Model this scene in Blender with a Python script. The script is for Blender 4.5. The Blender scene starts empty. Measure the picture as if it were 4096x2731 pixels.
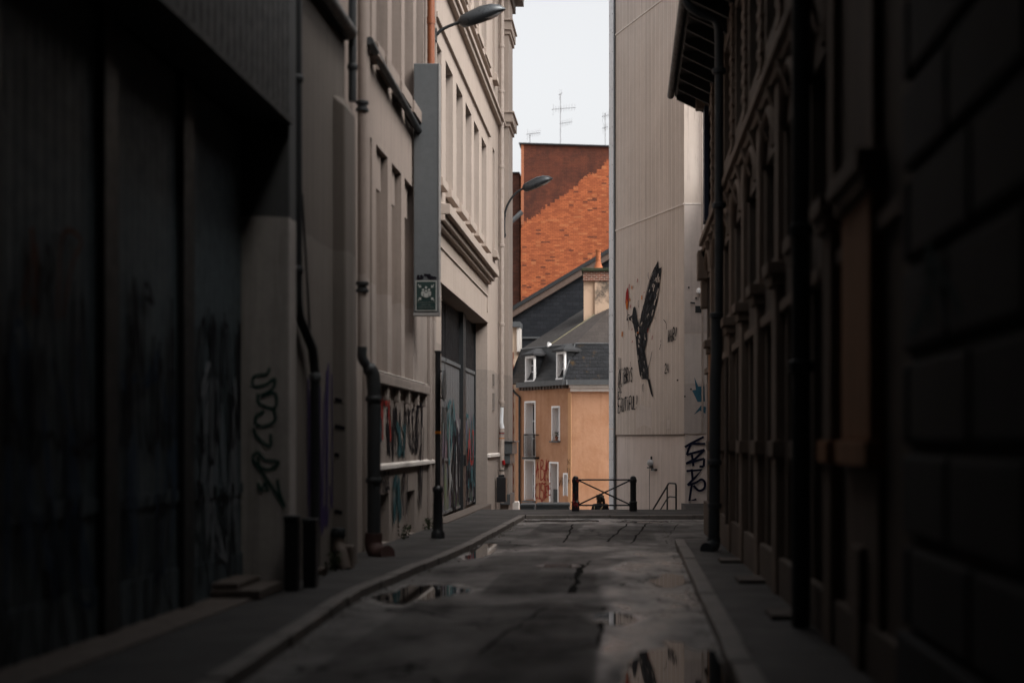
import bpy, bmesh, math, random
from mathutils import Vector, Matrix, noise
R = math.radians
sc = bpy.context.scene
COL = sc.collection
random.seed(11)

# ------------------------------------------------------------------ camera
EYE = 1.6
cd = bpy.data.cameras.new("camera")
cam = bpy.data.objects.new("camera", cd); COL.objects.link(cam)
cam.location = (0, 0, EYE); cam.rotation_euler = (R(90), 0, 0)
cd.sensor_width = 36; cd.lens = 50
cd.shift_x = -0.1104; cd.shift_y = 0.0967
cd.clip_start = 0.1; cd.clip_end = 2000
cd.dof.use_dof = True; cd.dof.focus_distance = 44; cd.dof.aperture_fstop = 0.65
cd.dof.aperture_blades = 0
sc.camera = cam
# ------------------------------------------------------------------ sky and sun (overcast)
SUN_EL, SUN_AZ = R(50), R(120)           # azimuth from +Y towards +X
w = bpy.data.worlds.new("World"); sc.world = w; w.use_nodes = True
nt = w.node_tree; nt.nodes.clear()
sky = nt.nodes.new("ShaderNodeTexSky"); sky.sky_type = 'NISHITA'; sky.sun_disc = False
sky.sun_elevation = SUN_EL; sky.sun_rotation = SUN_AZ
sky.air_density = 1.0; sky.dust_density = 6.0; sky.ozone_density = 1.0
hs = nt.nodes.new("ShaderNodeHueSaturation"); hs.inputs['Saturation'].default_value = 0.09
bg = nt.nodes.new("ShaderNodeBackground"); bg.inputs['Strength'].default_value = 0.11
wo = nt.nodes.new("ShaderNodeOutputWorld")
nt.links.new(sky.outputs[0], hs.inputs['Color']); nt.links.new(hs.outputs[0], bg.inputs[0]); nt.links.new(bg.outputs[0], wo.inputs[0])
sl = bpy.data.lights.new("sun", 'SUN'); sl.energy = 0.9; sl.angle = R(40); sl.color = (1, .94, .85)
so = bpy.data.objects.new("sun", sl); COL.objects.link(so)
sd = Vector((math.sin(SUN_AZ)*math.cos(SUN_EL), math.cos(SUN_AZ)*math.cos(SUN_EL), math.sin(SUN_EL)))
so.rotation_euler = sd.to_track_quat('Z', 'Y').to_euler(); so.location = (0, 0, 60)
vs = sc.view_settings
sc.display_settings.display_device = 'sRGB'
vs.view_transform = 'Standard'; vs.look = 'None'; vs.exposure = 1.43; vs.gamma = 1.0; vs.use_curve_mapping = False
try:
    sc.cycles.max_bounces = 8; sc.cycles.diffuse_bounces = 5; sc.cycles.glossy_bounces = 4
    sc.cycles.sample_clamp_indirect = 4.0; sc.cycles.caustics_reflective = False
except Exception: pass

# ------------------------------------------------------------------ helpers
def tag(o, label=None, cat=None, group=None, kind=None):
    if label: o['label'] = label
    if cat: o['category'] = cat
    if group: o['group'] = group
    if kind: o['kind'] = kind
    return o
def thing(name, loc, label, cat, group=None):
    o = bpy.data.objects.new(name, None); COL.objects.link(o); o.location = loc
    o.empty_display_size = .2
    return tag(o, label, cat, group)
def wloc(o):
    v = Vector((0, 0, 0))
    while o: v += o.location; o = o.parent
    return v
class Fr:                                   # a wall frame: u along the wall, n out of it
    def __init__(s, o, u, n=None):
        s.o = Vector((o[0], o[1])); s.u = Vector(u).normalized()
        s.n = Vector(n).normalized()
    def p(s, u, z, n=0):
        q = s.o + s.u*u + s.n*n
        return Vector((q.x, q.y, z))
class MB:
    def __init__(s): s.bm = bmesh.new()
    def v(s, p): return s.bm.verts.new(p)
    def face(s, pts):
        try: return s.bm.faces.new([s.v(p) for p in pts])
        except ValueError: return None
    def hexa(s, c):                        # 8 corners: bottom 4, top 4
        v = [s.v(p) for p in c]
        for f in ((3,2,1,0),(4,5,6,7),(0,1,5,4),(1,2,6,5),(2,3,7,6),(3,0,4,7)):
            s.bm.faces.new([v[i] for i in f])
    def box(s, x0, x1, y0, y1, z0, z1):
        s.hexa([(x0,y0,z0),(x1,y0,z0),(x1,y1,z0),(x0,y1,z0),(x0,y0,z1),(x1,y0,z1),(x1,y1,z1),(x0,y1,z1)])
    def fbox(s, f, u0, u1, z0, z1, n0, n1, slope=0):   # slope: the top falls outward by this much
        s.hexa([f.p(u0,z0,n0),f.p(u1,z0,n0),f.p(u1,z0,n1),f.p(u0,z0,n1),
                f.p(u0,z1,n0),f.p(u1,z1,n0),f.p(u1,z1-slope,n1),f.p(u0,z1-slope,n1)])
    def prism(s, pts, d):                  # polygon pushed along vector d
        d = Vector(d); a = [s.v(Vector(p)) for p in pts]; b = [s.v(Vector(p)+d) for p in pts]
        s.bm.faces.new(a); s.bm.faces.new(b[::-1]); k = len(a)
        for i in range(k): s.bm.faces.new([a[i], b[i], b[(i+1)%k], a[(i+1)%k]])
    def tube(s, path, r, k=10, cap=True):
        path = [Vector(p) for p in path]
        rs = r if isinstance(r, (list, tuple)) else [r]*len(path)
        rings = []; up = None
        for i, p in enumerate(path):
            t = (path[min(i+1, len(path)-1)] - path[max(i-1, 0)]).normalized()
            if up is None:
                up = Vector((0,0,1)) if abs(t.z) < .9 else Vector((1,0,0))
            a = (up - t*up.dot(t)).normalized(); b = t.cross(a); up = a
            rings.append([s.v(p + (a*math.cos(2*math.pi*j/k) + b*math.sin(2*math.pi*j/k))*rs[i]) for j in range(k)])
        for i in range(len(rings)-1):
            for j in range(k):
                s.bm.faces.new([rings[i][j], rings[i][(j+1)%k], rings[i+1][(j+1)%k], rings[i+1][j]])
        if cap:
            s.bm.faces.new(rings[0][::-1]); s.bm.faces.new(rings[-1])
    def lathe(s, c, prof, k=16):
        rings = [[s.v((c[0]+r*math.cos(2*math.pi*j/k), c[1]+r*math.sin(2*math.pi*j/k), c[2]+z)) for j in range(k)] for r, z in prof]
        for i in range(len(rings)-1):
            for j in range(k):
                s.bm.faces.new([rings[i][j], rings[i][(j+1)%k], rings[i+1][(j+1)%k], rings[i+1][j]])
        s.bm.faces.new(rings[0][::-1]); s.bm.faces.new(rings[-1])
    def loft(s, rings):
        rs = [[s.v(p) for p in r] for r in rings]; k = len(rs[0])
        for i in range(len(rs)-1):
            for j in range(k):
                s.bm.faces.new([rs[i][j], rs[i][(j+1)%k], rs[i+1][(j+1)%k], rs[i+1][j]])
        s.bm.faces.new(rs[0][::-1]); s.bm.faces.new(rs[-1])
    def strip(s, pts, nrm, wid, off, rise=.0004):   # a paint stroke: ribbon lying just off a surface
        n = Vector(nrm).normalized(); pts = [Vector(p) for p in pts]; k = len(pts); L = []
        for i, p in enumerate(pts):
            t = (pts[min(i+1,k-1)] - pts[max(i-1,0)])
            if t.length < 1e-6: t = Vector((0,0,1))
            b = n.cross(t.normalized()); ww = wid(i/(k-1)) if callable(wid) else wid
            q = p + n*(off + rise*i/k)
            L.append((s.v(q - b*ww/2), s.v(q + b*ww/2)))
        for i in range(k-1):
            s.bm.faces.new([L[i][0], L[i][1], L[i+1][1], L[i+1][0]])
    def wall(s, f, u0, u1, z0, z1, holes=(), body=1.0, n=0.0, back=True):
        us = sorted(set([u0, u1] + [h[0] for h in holes] + [h[1] for h in holes]))
        zs = sorted(set([z0, z1] + [h[2] for h in holes] + [h[3] for h in holes]))
        us = [u for u in us if u0 <= u <= u1]; zs = [z for z in zs if z0 <= z <= z1]
        for i in range(len(us)-1):
            for j in range(len(zs)-1):
                cu, cz = (us[i]+us[i+1])/2, (zs[j]+zs[j+1])/2
                if any(h[0] < cu < h[1] and h[2] < cz < h[3] for h in holes): continue
                s.face([f.p(us[i],zs[j],n), f.p(us[i+1],zs[j],n), f.p(us[i+1],zs[j+1],n), f.p(us[i],zs[j+1],n)])
        for h in holes:
            a, b, c, d, e = h[:5]; m = n - e
            s.face([f.p(a,c,n), f.p(a,d,n), f.p(a,d,m), f.p(a,c,m)])
            s.face([f.p(b,c,n), f.p(b,c,m), f.p(b,d,m), f.p(b,d,n)])
            s.face([f.p(a,d,n), f.p(b,d,n), f.p(b,d,m), f.p(a,d,m)])
            s.face([f.p(a,c,n), f.p(a,c,m), f.p(b,c,m), f.p(b,c,n)])
            if back: s.face([f.p(a,c,m), f.p(b,c,m), f.p(b,d,m), f.p(a,d,m)])
        m = n - body
        s.face([f.p(u0,z0,n), f.p(u0,z1,n), f.p(u0,z1,m), f.p(u0,z0,m)])
        s.face([f.p(u1,z0,n), f.p(u1,z0,m), f.p(u1,z1,m), f.p(u1,z1,n)])
        s.face([f.p(u0,z1,n), f.p(u1,z1,n), f.p(u1,z1,m), f.p(u0,z1,m)])
        s.face([f.p(u0,z0,m), f.p(u1,z0,m), f.p(u1,z1,m), f.p(u0,z1,m)])
    def build(s, name, m, parent=None, smooth=False, base=False, bevel=0, normals=True):
        bm = s.bm
        if normals: bmesh.ops.recalc_face_normals(bm, faces=bm.faces)
        me = bpy.data.meshes.new(name)
        o = bpy.data.objects.new(name, me); COL.objects.link(o)
        off = Vector((0,0,0))
        if parent is not None:
            o.parent = parent; off = wloc(parent)
        elif base and len(bm.verts):
            xs = [v.co for v in bm.verts]
            off = Vector((sum(v.x for v in xs)/len(xs), sum(v.y for v in xs)/len(xs), min(v.z for v in xs)))
            o.location = off
        for v in bm.verts: v.co -= off
        bm.to_mesh(me); bm.free()
        if m: me.materials.append(m)
        if smooth:
            for p in me.polygons: p.use_smooth = True
            me.set_sharp_from_angle(angle=R(45))
        if bevel:
            b = o.modifiers.new("bevel", 'BEVEL'); b.width = bevel; b.segments = 2; b.limit_method = 'ANGLE'
        return o
def smooth_path(pts, k=5):                  # Catmull-Rom
    pts = [Vector(p) for p in pts]
    if len(pts) < 3: return pts
    P = [pts[0]*2-pts[1]] + pts + [pts[-1]*2-pts[-2]]; out = []
    for i in range(1, len(P)-2):
        a, b, c, d = P[i-1:i+3]
        for j in range(k):
            t = j/k
            out.append(.5*((2*b)+(c-a)*t+(2*a-5*b+4*c-d)*t*t+(3*b-a-3*c+d)*t**3))
    out.append(pts[-1]); return out

# ------------------------------------------------------------------ materials
class NT:
    def __init__(s, name):
        s.m = bpy.data.materials.new(name); s.m.use_nodes = True; s.t = s.m.node_tree
        s.b = s.t.nodes['Principled BSDF']
    def n(s, typ, **kw):
        o = s.t.nodes.new(typ)
        for k, v in kw.items(): setattr(o, k, v)
        return o
    def l(s, a, b): s.t.links.new(a, b)
    def pos(s, scale=(1,1,1), loc=(0,0,0)):
        g = s.n('ShaderNodeNewGeometry'); mp = s.n('ShaderNodeMapping')
        mp.inputs['Scale'].default_value = scale; mp.inputs['Location'].default_value = loc
        s.l(g.outputs['Position'], mp.inputs['Vector']); return mp.outputs[0]
    def noise(s, vec, scale, detail=5, rough=.6):
        o = s.n('ShaderNodeTexNoise'); o.inputs['Scale'].default_value = scale
        o.inputs['Detail'].default_value = detail; o.inputs['Roughness'].default_value = rough
        s.l(vec, o.inputs['Vector']); return o.outputs['Fac']
    def ramp(s, fac, a, b, ca=(0,0,0), cb=(1,1,1)):
        o = s.n('ShaderNodeValToRGB'); e = o.color_ramp.elements
        e[0].position = a; e[1].position = b; e[0].color = (*ca, 1); e[1].color = (*cb, 1)
        s.l(fac, o.inputs[0]); return o.outputs[0]
    def mix(s, fac, a, b, mode='MIX'):
        o = s.n('ShaderNodeMix', data_type='RGBA', blend_type=mode)
        for inp, x in ((o.inputs[0], fac), (o.inputs[6], a), (o.inputs[7], b)):
            if isinstance(x, (int, float)): inp.default_value = x
            elif isinstance(x, tuple): inp.default_value = (*x, 1)
            else: s.l(x, inp)
        return o.outputs[2]
    def math(s, op, a, b=0.0):
        o = s.n('ShaderNodeMath', operation=op)
        for i, x in enumerate((a, b)):
            if isinstance(x, (int, float)): o.inputs[i].default_value = x
            else: s.l(x, o.inputs[i])
        return o.outputs[0]
    def bump(s, h, strength=.3, dist=.02):
        o = s.n('ShaderNodeBump'); o.inputs['Strength'].default_value = strength; o.inputs['Distance'].default_value = dist
        s.l(h, o.inputs['Height']); s.l(o.outputs[0], s.b.inputs['Normal'])
    def done(s, col, rough=.8, metal=0, spec=.3):
        for inp, x in ((s.b.inputs['Base Color'], col), (s.b.inputs['Roughness'], rough)):
            if isinstance(x, (int, float)): inp.default_value = x
            elif isinstance(x, tuple): inp.default_value = (*x, 1)
            else: s.l(x, inp)
        s.b.inputs['Metallic'].default_value = metal
        s.b.inputs['Specular IOR Level'].default_value = spec
        return s.m
def mul(c, k): return tuple(x*k for x in c)
def plaster(name, c, paint=None, pz=4.2, streak=.45, blotch=.35, scale=1.0, rough=.85):
    t = NT(name); P = t.pos()
    base = c
    if paint:
        sp = t.n('ShaderNodeSeparateXYZ'); t.l(P, sp.inputs[0])
        wob = t.math('MULTIPLY', t.noise(P, .8, 2), .25)
        fac = t.math('LESS_THAN', t.math('ADD', sp.outputs[2], wob), pz+.12)
        base = t.mix(fac, c, paint)
    f1 = t.ramp(t.noise(P, .9*scale, 6, .65), .38, .72)
    col = t.mix(t.math('MULTIPLY', f1, blotch), base, mul(c, .55))
    f2 = t.ramp(t.noise(t.pos((5*scale, 5*scale, .28)), 1.3, 5, .6), .48, .74)
    col = t.mix(t.math('MULTIPLY', f2, streak), col, mul(c, .42))
    f3 = t.ramp(t.noise(P, 14*scale, 3, .5), .3, .7)
    col = t.mix(t.math('MULTIPLY', f3, .12), col, mul(c, 1.35))
    t.bump(t.noise(P, 22, 4, .7), .25, .012)
    return t.done(col, rough)
def plain(name, c, rough=.6, metal=0, var=.3, scale=6, bump=.1, spec=.4):
    t = NT(name); P = t.pos()
    f = t.ramp(t.noise(P, scale, 5, .65), .35, .7)
    col = t.mix(t.math('MULTIPLY', f, var), c, mul(c, .45))
    f2 = t.ramp(t.noise(t.pos((6, 6, .4)), 2, 4), .5, .75)
    col = t.mix(t.math('MULTIPLY', f2, var*.7), col, mul(c, .6))
    if bump: t.bump(t.noise(P, scale*5, 3), bump, .01)
    rr = t.math('ADD', t.math('MULTIPLY', f, .18), rough-.06)
    return t.done(col, rr, metal, spec)
def coursed(name, u, c1, c2, mortar, bw, bh, ms=.012, bias=0.0, rough=.85, bump=.5, extra=None, mott=.5):
    t = NT(name); g = t.n('ShaderNodeNewGeometry')
    d = t.n('ShaderNodeVectorMath', operation='DOT_PRODUCT'); t.l(g.outputs['Position'], d.inputs[0]); d.inputs[1].default_value = (u[0], u[1], 0)
    sp = t.n('ShaderNodeSeparateXYZ'); t.l(g.outputs['Position'], sp.inputs[0])
    cb = t.n('ShaderNodeCombineXYZ'); t.l(d.outputs['Value'], cb.inputs[0]); t.l(sp.outputs[2], cb.inputs[1])
    b = t.n('ShaderNodeTexBrick'); t.l(cb.outputs[0], b.inputs['Vector'])
    b.inputs['Color1'].default_value = (*c1, 1); b.inputs['Color2'].default_value = (*c2, 1); b.inputs['Mortar'].default_value = (*mortar, 1)
    b.inputs['Scale'].default_value = 1; b.inputs['Mortar Size'].default_value = ms; b.inputs['Brick Width'].default_value = bw
    b.inputs['Row Height'].default_value = bh; b.inputs['Bias'].default_value = bias; b.inputs['Mortar Smooth'].default_value = .2
    col = b.outputs['Color']
    P = t.pos()
    f = t.ramp(t.noise(P, 1.1, 6, .7), .4, .7)
    col = t.mix(t.math('MULTIPLY', f, mott), col, mul(c2, .5))
    if extra: col = extra(t, col, d.outputs['Value'], sp.outputs[2], b)
    t.bump(t.math('SUBTRACT', t.noise(P, 9, 3), b.outputs['Fac']), bump, .02)
    return t.done(col, rough, 0, .18)

M = {}
M['main'] = plaster('grey beige render', (.212,.170,.147), (.252,.212,.190))
M['far'] = plaster('pale beige render', (.335,.276,.238), (.25,.210,.186), pz=3.8, streak=.3, blotch=.25)  # lower paint band darkened to imitate weaker light low on the wall
M['blank'] = plaster('brown grey render', (.120,.100,.087), (.16,.138,.123))
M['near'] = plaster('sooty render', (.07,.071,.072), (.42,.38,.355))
M['pale'] = plaster('pale worn coping', (.62,.57,.53), streak=.3)
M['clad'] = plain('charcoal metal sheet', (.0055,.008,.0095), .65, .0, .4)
M['gate'] = plain('brown grey gate steel', (.065,.085,.096), .65, 0, .4)
M['gateframe'] = plain('black gate frame', (.015,.017,.019), .5, 0, .3)
M['black'] = plain('black paint', (.012,.012,.014), .4, .0, .3)
M['pipe'] = plain('dark pipe', (.020,.022,.024), .5, 0, .4)
M['palepipe'] = plain('beige painted pipe', (.40,.335,.295), .6, 0, .35)
M['zinc'] = plain('zinc', (.72,.73,.76), .55, 0, .25); M['dkterra'] = plain('grimy terracotta', (.05,.022,.018), .7, 0, .4)  # zinc's pale base colour paints in its sky reflection
M['greybox'] = plain('grey painted metal', (.085,.09,.095), .5, .0, .3)
M['orangepipe'] = plain('orange plastic', (.21,.06,.02), .5, 0, .35)
M['terra'] = plain('terracotta', (.25,.085,.045), .7, 0, .4)
M['terradull'] = plain('grey clay', (.10,.075,.062), .7, 0, .4)
M['glass'] = plain('window glass', (.018,.02,.024), .08, 0, .1, bump=0, spec=.6)
M['white'] = plain('white joinery', (.86,.85,.85), .5, 0, .08, bump=0)
M['concrete'] = plain('threshold stone', (.10,.079,.067), .75, 0, .5)
M['greenblack'] = plain('sign green', (.006,.020,.018), .5, 0, .1, bump=0)
M['signwhite'] = plain('sign white', (.27,.27,.255), .6, 0, .2, bump=0)
M['signgrey'] = plain('sign grey letters', (.08,.092,.088), .6, 0, .1, bump=0)
M['slate'] = None
PAINT = {}
def paint(name, c):
    if name not in PAINT: PAINT[name] = plain(name+' paint', c, .8, 0, .35, 12, 0, .08)
    return PAINT[name]
INK = paint('ink', (.007,.006,.009)); GREYP = paint('dim grey', (.20,.21,.225)); RUSTP = paint('rust', (.12,.045,.025)); NAVY = paint('navy', (.012,.014,.035)); COBALT = paint("cobalt", (.03,.05,.085)); REDP = paint('red', (.26,.035,.028)); TEAL = paint('teal', (.03,.075,.085))
BLUEP = paint('blue', (.05,.14,.20)); OCHRE = paint('orange', (.55,.17,.02)); PURP = paint('violet', (.05,.035,.10)); GREENP = paint('green', (.02,.06,.05)); WHITEP = paint('white', (.20,.195,.195))
SCARLET = paint('scarlet', (.30,.015,.015))

def zg(y): return -.0119*y if y > -20 else .238
def fpx(x, X): return 3266*abs(X)/abs(x-1437)

# ------------------------------------------------------------------ ground
def interp(tab, y):
    if y <= tab[0][0]: return tab[0][1]
    for (a, b), (c, d) in zip(tab, tab[1:]):
        if y <= c: return b + (d-b)*(y-a)/(c-a)
    return tab[-1][1]
KL = [(-16,-2.65),(10,-2.72),(13.5,-2.89),(15.1,-2.98),(16.5,-3.04),(18.5,-2.92),(23.4,-2.72),(26.9,-2.66),(34.6,-2.61),(37,-2.60)]
KR = [(-16,.70),(10,.77),(26.4,.92)]
PUD = [(.42,10.4,.52,2.0),(-2.46,16.9,.5,1.1),(-2.48,24.2,.28,1.6),(-1.9,35.9,1.3,.6),(.25,35.5,1.1,.35),(-.15,14.2,.35,.5),(.55,18.5,.3,1.0)]
def pudmask(x, y):
    best = (0, None)
    for i, (cx, cy, rx, ry) in enumerate(PUD):
        d = math.hypot((x-cx)/rx, (y-cy)/ry)
        if d > 2: continue
        nz = noise.fractal(Vector((x*2.2, y*.9, i*3.1)), 1.0, 2.0, 4)*.55
        m = 1.15 - d + nz
        if m > best[0]: best = (m, i)
    return best
def road_h(x, y):
    z = zg(y) + noise.fractal(Vector((x*.8, y*.35, 1.7)), 1, 2, 4)*.012 + .016*math.cos((x+.9)*1.1)
    m, i = pudmask(x, y)
    if i is not None:
        zp = zg(PUD[i][1] + .3)
        k = min(1, max(0, (m-.05)/.3))
        z = z*(1-k) + (zp-.012)*k
    return z
def axis(a, b, st): 
    k = max(1, round((b-a)/st)); return [a+(b-a)*i/k for i in range(k)]
xs = axis(-4.6,-3.2,.5) + axis(-3.2,1.4,.055) + axis(1.4,8.01,.6) + [8.0]
ys = axis(-16,7.5,1.0) + axis(7.5,38.2,.085) + [38.2]
PATCH = [(-2.35,-.2,8.8,15.3,.42),(-1.2,-.25,9.2,12.6,.62),(-1.7,-.35,16.6,19.6,.5),(-2.2,-1.2,19.8,23.0,.35),(-.9,.6,27.5,31.5,.4),(-2.0,-1.0,30.2,34.5,.5),(.2,1.7,30.5,36,.4)]
bm = bmesh.new(); grid = [[bm.verts.new((x, y, road_h(x, y))) for x in xs] for y in ys]
for j in range(len(ys)-1):
    for i in range(len(xs)-1): bm.faces.new([grid[j][i], grid[j][i+1], grid[j+1][i+1], grid[j+1][i]])
me = bpy.data.meshes.new('road'); bm.to_mesh(me); bm.free()
ap = me.attributes.new('patch', 'FLOAT', 'POINT'); aw = me.attributes.new('wet_pale_sheen', 'FLOAT', 'POINT')
for i, v in enumerate(me.vertices):
    x, y = v.co.x, v.co.y
    n1 = noise.fractal(Vector((x*1.6, y*.7, 9)), 1, 2, 4)
    p = 0
    for a, b, c, d, s in PATCH:
        e = .03*n1
        if a+e < x < b+e and c+e*2 < y < d+e*2: p = max(p, s)
    ap.data[i].value = p
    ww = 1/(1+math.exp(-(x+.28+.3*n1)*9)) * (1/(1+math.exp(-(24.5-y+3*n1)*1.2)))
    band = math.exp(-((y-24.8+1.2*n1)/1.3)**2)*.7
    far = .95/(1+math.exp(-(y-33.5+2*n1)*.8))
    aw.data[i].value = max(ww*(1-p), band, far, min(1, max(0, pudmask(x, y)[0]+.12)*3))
for p in me.polygons: p.use_smooth = True
t = NT('wet asphalt'); P = t.pos()
a1 = t.n('ShaderNodeAttribute', attribute_name='patch'); a2 = t.n('ShaderNodeAttribute', attribute_name='wet_pale_sheen')
n1 = t.noise(P, 1.1, 7, .7); n2 = t.noise(P, 60, 3, .6); n3 = t.noise(t.pos((1, .35, 1)), 3.0, 6, .7)
n4 = t.noise(t.pos((1.5, .8, 1), (3, 7, 0)), .85, 7, .62)
col = t.mix(t.ramp(n1, .35, .7), (.012,.0118,.012), (.027,.0255,.025))
col = t.mix(t.math('MULTIPLY', t.ramp(n2, .5, .72), .35), col, (.075,.07,.066))
col = t.mix(t.math('MULTIPLY', t.math('MULTIPLY', a2.outputs['Fac'], t.ramp(n4, .22, .58)), .92), col, (.31,.285,.27))  # paler base colour in the wet zone paints its sheen into the asphalt
col = t.mix(t.math('MULTIPLY', a1.outputs['Fac'], .65), col, (.016,.016,.017))
vo = t.n('ShaderNodeTexVoronoi', feature='DISTANCE_TO_EDGE'); vo.inputs['Scale'].default_value = .33
wv = t.n('ShaderNodeVectorMath', operation='ADD'); t.l(P, wv.inputs[0])
ng = t.n('ShaderNodeTexNoise'); ng.inputs['Scale'].default_value = 1.6; ng.inputs['Detail'].default_value = 5; t.l(P, ng.inputs['Vector']); 
sc_ = t.n('ShaderNodeVectorMath', operation='SCALE'); sc_.inputs['Scale'].default_value = .9; t.l(ng.outputs['Color'], sc_.inputs[0]); t.l(sc_.outputs[0], wv.inputs[1])
t.l(wv.outputs[0], vo.inputs['Vector'])
crack = t.math('MULTIPLY', t.math('LESS_THAN', vo.outputs['Distance'], .007), t.math('GREATER_THAN', t.noise(P, .25, 2), .47))
col = t.mix(t.math('MULTIPLY', crack, .8), col, (.008,.008,.008))
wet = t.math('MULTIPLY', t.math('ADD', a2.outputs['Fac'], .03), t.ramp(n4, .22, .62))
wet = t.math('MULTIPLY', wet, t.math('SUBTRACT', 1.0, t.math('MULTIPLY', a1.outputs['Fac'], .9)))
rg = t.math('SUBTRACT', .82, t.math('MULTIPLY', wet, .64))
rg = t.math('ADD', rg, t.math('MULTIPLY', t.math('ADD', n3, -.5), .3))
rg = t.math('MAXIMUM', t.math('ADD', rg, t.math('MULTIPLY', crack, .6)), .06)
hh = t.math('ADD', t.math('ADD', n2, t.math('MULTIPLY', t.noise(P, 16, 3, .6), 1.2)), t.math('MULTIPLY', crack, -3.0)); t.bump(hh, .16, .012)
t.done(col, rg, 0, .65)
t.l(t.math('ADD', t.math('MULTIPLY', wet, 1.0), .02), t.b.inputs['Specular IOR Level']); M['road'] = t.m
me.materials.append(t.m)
M['seam'] = plain('tar seam', (.006,.006,.006), .85, 0, .2, bump=0, spec=.05)
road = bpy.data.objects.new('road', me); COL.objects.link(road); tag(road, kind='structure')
def gp(x, y):
    D = 1.6/((y-1010)/3266-.0119); return (x-1437)*D/3266, D
mb = MB(); rs = random.Random(9)
for wd_, pts in [(.05,[(1318,1203),(1310,1222),(1297,1246)]),(.04,[(1445,1200),(1420,1222),(1395,1244)]),(.04,[(1487,1200),(1470,1220),(1452,1246)]),(.09,[(1338,1296),(1327,1330),(1318,1362)]),
    (.05,[(930,1388),(1100,1391),(1250,1388),(1390,1393)]),(.05,[(1390,1393),(1381,1440),(1372,1482)]),(.03,[(1256,1395),(1190,1440),(1105,1500)]),(.03,[(1357,1288),(1345,1300),(1330,1322)]),(.03,[(1180,1250),(1300,1256),(1420,1262)]),(.03,[(1130,1480),(1250,1500),(1370,1484)]),(.03,[(1060,1300),(1150,1296),(1225,1300)]),(.02,[(1560,1200),(1545,1216),(1540,1226)]),(.03,[(1240,1330),(1290,1328),(1318,1332)])]:
    P3 = []
    for q in smooth_path([(*gp(*q), 0) for q in pts], 6):
        x_, y_ = q.x+rs.uniform(-.025,.025), q.y+rs.uniform(-.08,.08); P3.append((x_, y_, road_h(x_, y_)))
    w0 = [rs.uniform(.5, 1.3)*wd_ for _ in range(40)]
    mb.strip(P3, (0,0,1), lambda t_: w0[int(t_*30)], .004)
tag(mb.build('tar_seams', M['seam'], None, normals=False), kind='structure')
# puddles: level sheets of still water in the dips
t = NT('still water'); t.done((.012,.012,.013), .015, 0, .5); t.b.inputs['IOR'].default_value = 1.33
t.b.inputs['Roughness'].default_value = .03
M['water'] = t.m
mb = MB(); st = .04
for i, (cx, cy, rx, ry) in enumerate(PUD):
    zp = zg(cy+.3) ; cells = {}
    sy = st*1.5
    for a in range(int(-1.9*rx/st), int(1.9*rx/st)+1):
        for b in range(int(-1.9*ry/sy), int(1.9*ry/sy)+1):
            x, y = cx+a*st, cy+b*sy
            m, k = pudmask(x, y)
            if k == i and m > .30 and interp(KL, y) < x < (interp(KR, y) if y < 26.4 else 1.7) and y < 36.9: cells[(a, b)] = 1
    vv = {}
    def gv(a, b):
        if (a, b) not in vv: vv[(a, b)] = mb.v((cx+a*st, cy+b*sy, zp))
        return vv[(a, b)]
    for a, b in cells: mb.bm.faces.new([gv(a,b), gv(a+1,b), gv(a+1,b+1), gv(a,b+1)])
tag(mb.build('puddle_water', M['water'], None, True), kind='structure')

# kerbs and pavements
t = NT('kerb granite'); P = t.pos()
c = t.mix(t.ramp(t.noise(P, 3, 6, .7), .35, .7), (.15,.132,.12), (.055,.05,.047)); c = t.mix(t.math('MULTIPLY', t.noise(P, 50, 2), .3), c, (.3,.27,.25))
t.bump(t.noise(P, 18, 5), .4, .012); M['kerb'] = t.done(c, .55, 0, .4)
def kerb_run(mb, tab, y0, y1, side, wdt, step, low=None):
    y = y0
    while y < y1-.05:
        e = min(y+step*random.uniform(.8, 1.15), y1); g = .014
        h = .10 if not (low and low[0] < y < low[1]) else .055
        dz = random.uniform(-.008, .008); dx = random.uniform(-.01, .01)
        xa, xb = interp(tab, y+g)+dx, interp(tab, e-g)+dx
        za, zb = zg(y), zg(e)
        q = [(xa,y+g),(xa+side*wdt,y+g),(xb+side*wdt,e-g),(xb,e-g)]
        mb.hexa([(X, Y, zg(Y)-.15) for X, Y in q] + [(X, Y, zg(Y)+h+dz) for X, Y in q]); y = e
mb = MB(); kerb_run(mb, KL, -6, 37, -1, .17, 1.1)
kl = tag(mb.build('kerb', M['kerb'], bevel=.012), kind='structure')
mb = MB(); kerb_run(mb, KR, -6, 26.4, 1, .18, 1.3)
# return of the right kerb and the kerb across the street end
mb.box(1.11, 1.74, 26.22, 26.4, zg(26.4)-.15, zg(26.4)+.095)
tag(mb.build('kerb', M['kerb'], bevel=.012), kind='structure')
mb = MB(); x = -2.59
while x < 7:
    e = x+random.uniform(.95, 1.25)
    zt = zg(37)+.105+random.uniform(-.006, .006)
    mb.box(x+.006, e-.006, 37.0+random.uniform(-.01,.01), 37.2, zg(37)-.2, zt); x = e
tag(mb.build('kerb', M['kerb'], bevel=.012), kind='structure')
t = NT('pavement asphalt'); P = t.pos()
c = t.mix(t.ramp(t.noise(P, 1.6, 7, .7), .35, .7), (.022,.021,.021), (.045,.041,.039)); c = t.mix(t.math('MULTIPLY', t.ramp(t.noise(P, 45, 3), .45, .7), .4), c, (.08,.074,.07))
t.bump(t.noise(P, 30, 4), .3, .012)
M['pave'] = t.done(c, t.math('ADD', t.math('MULTIPLY', t.noise(P, 1.2, 5), .5), .36), 0, .25)
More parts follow.
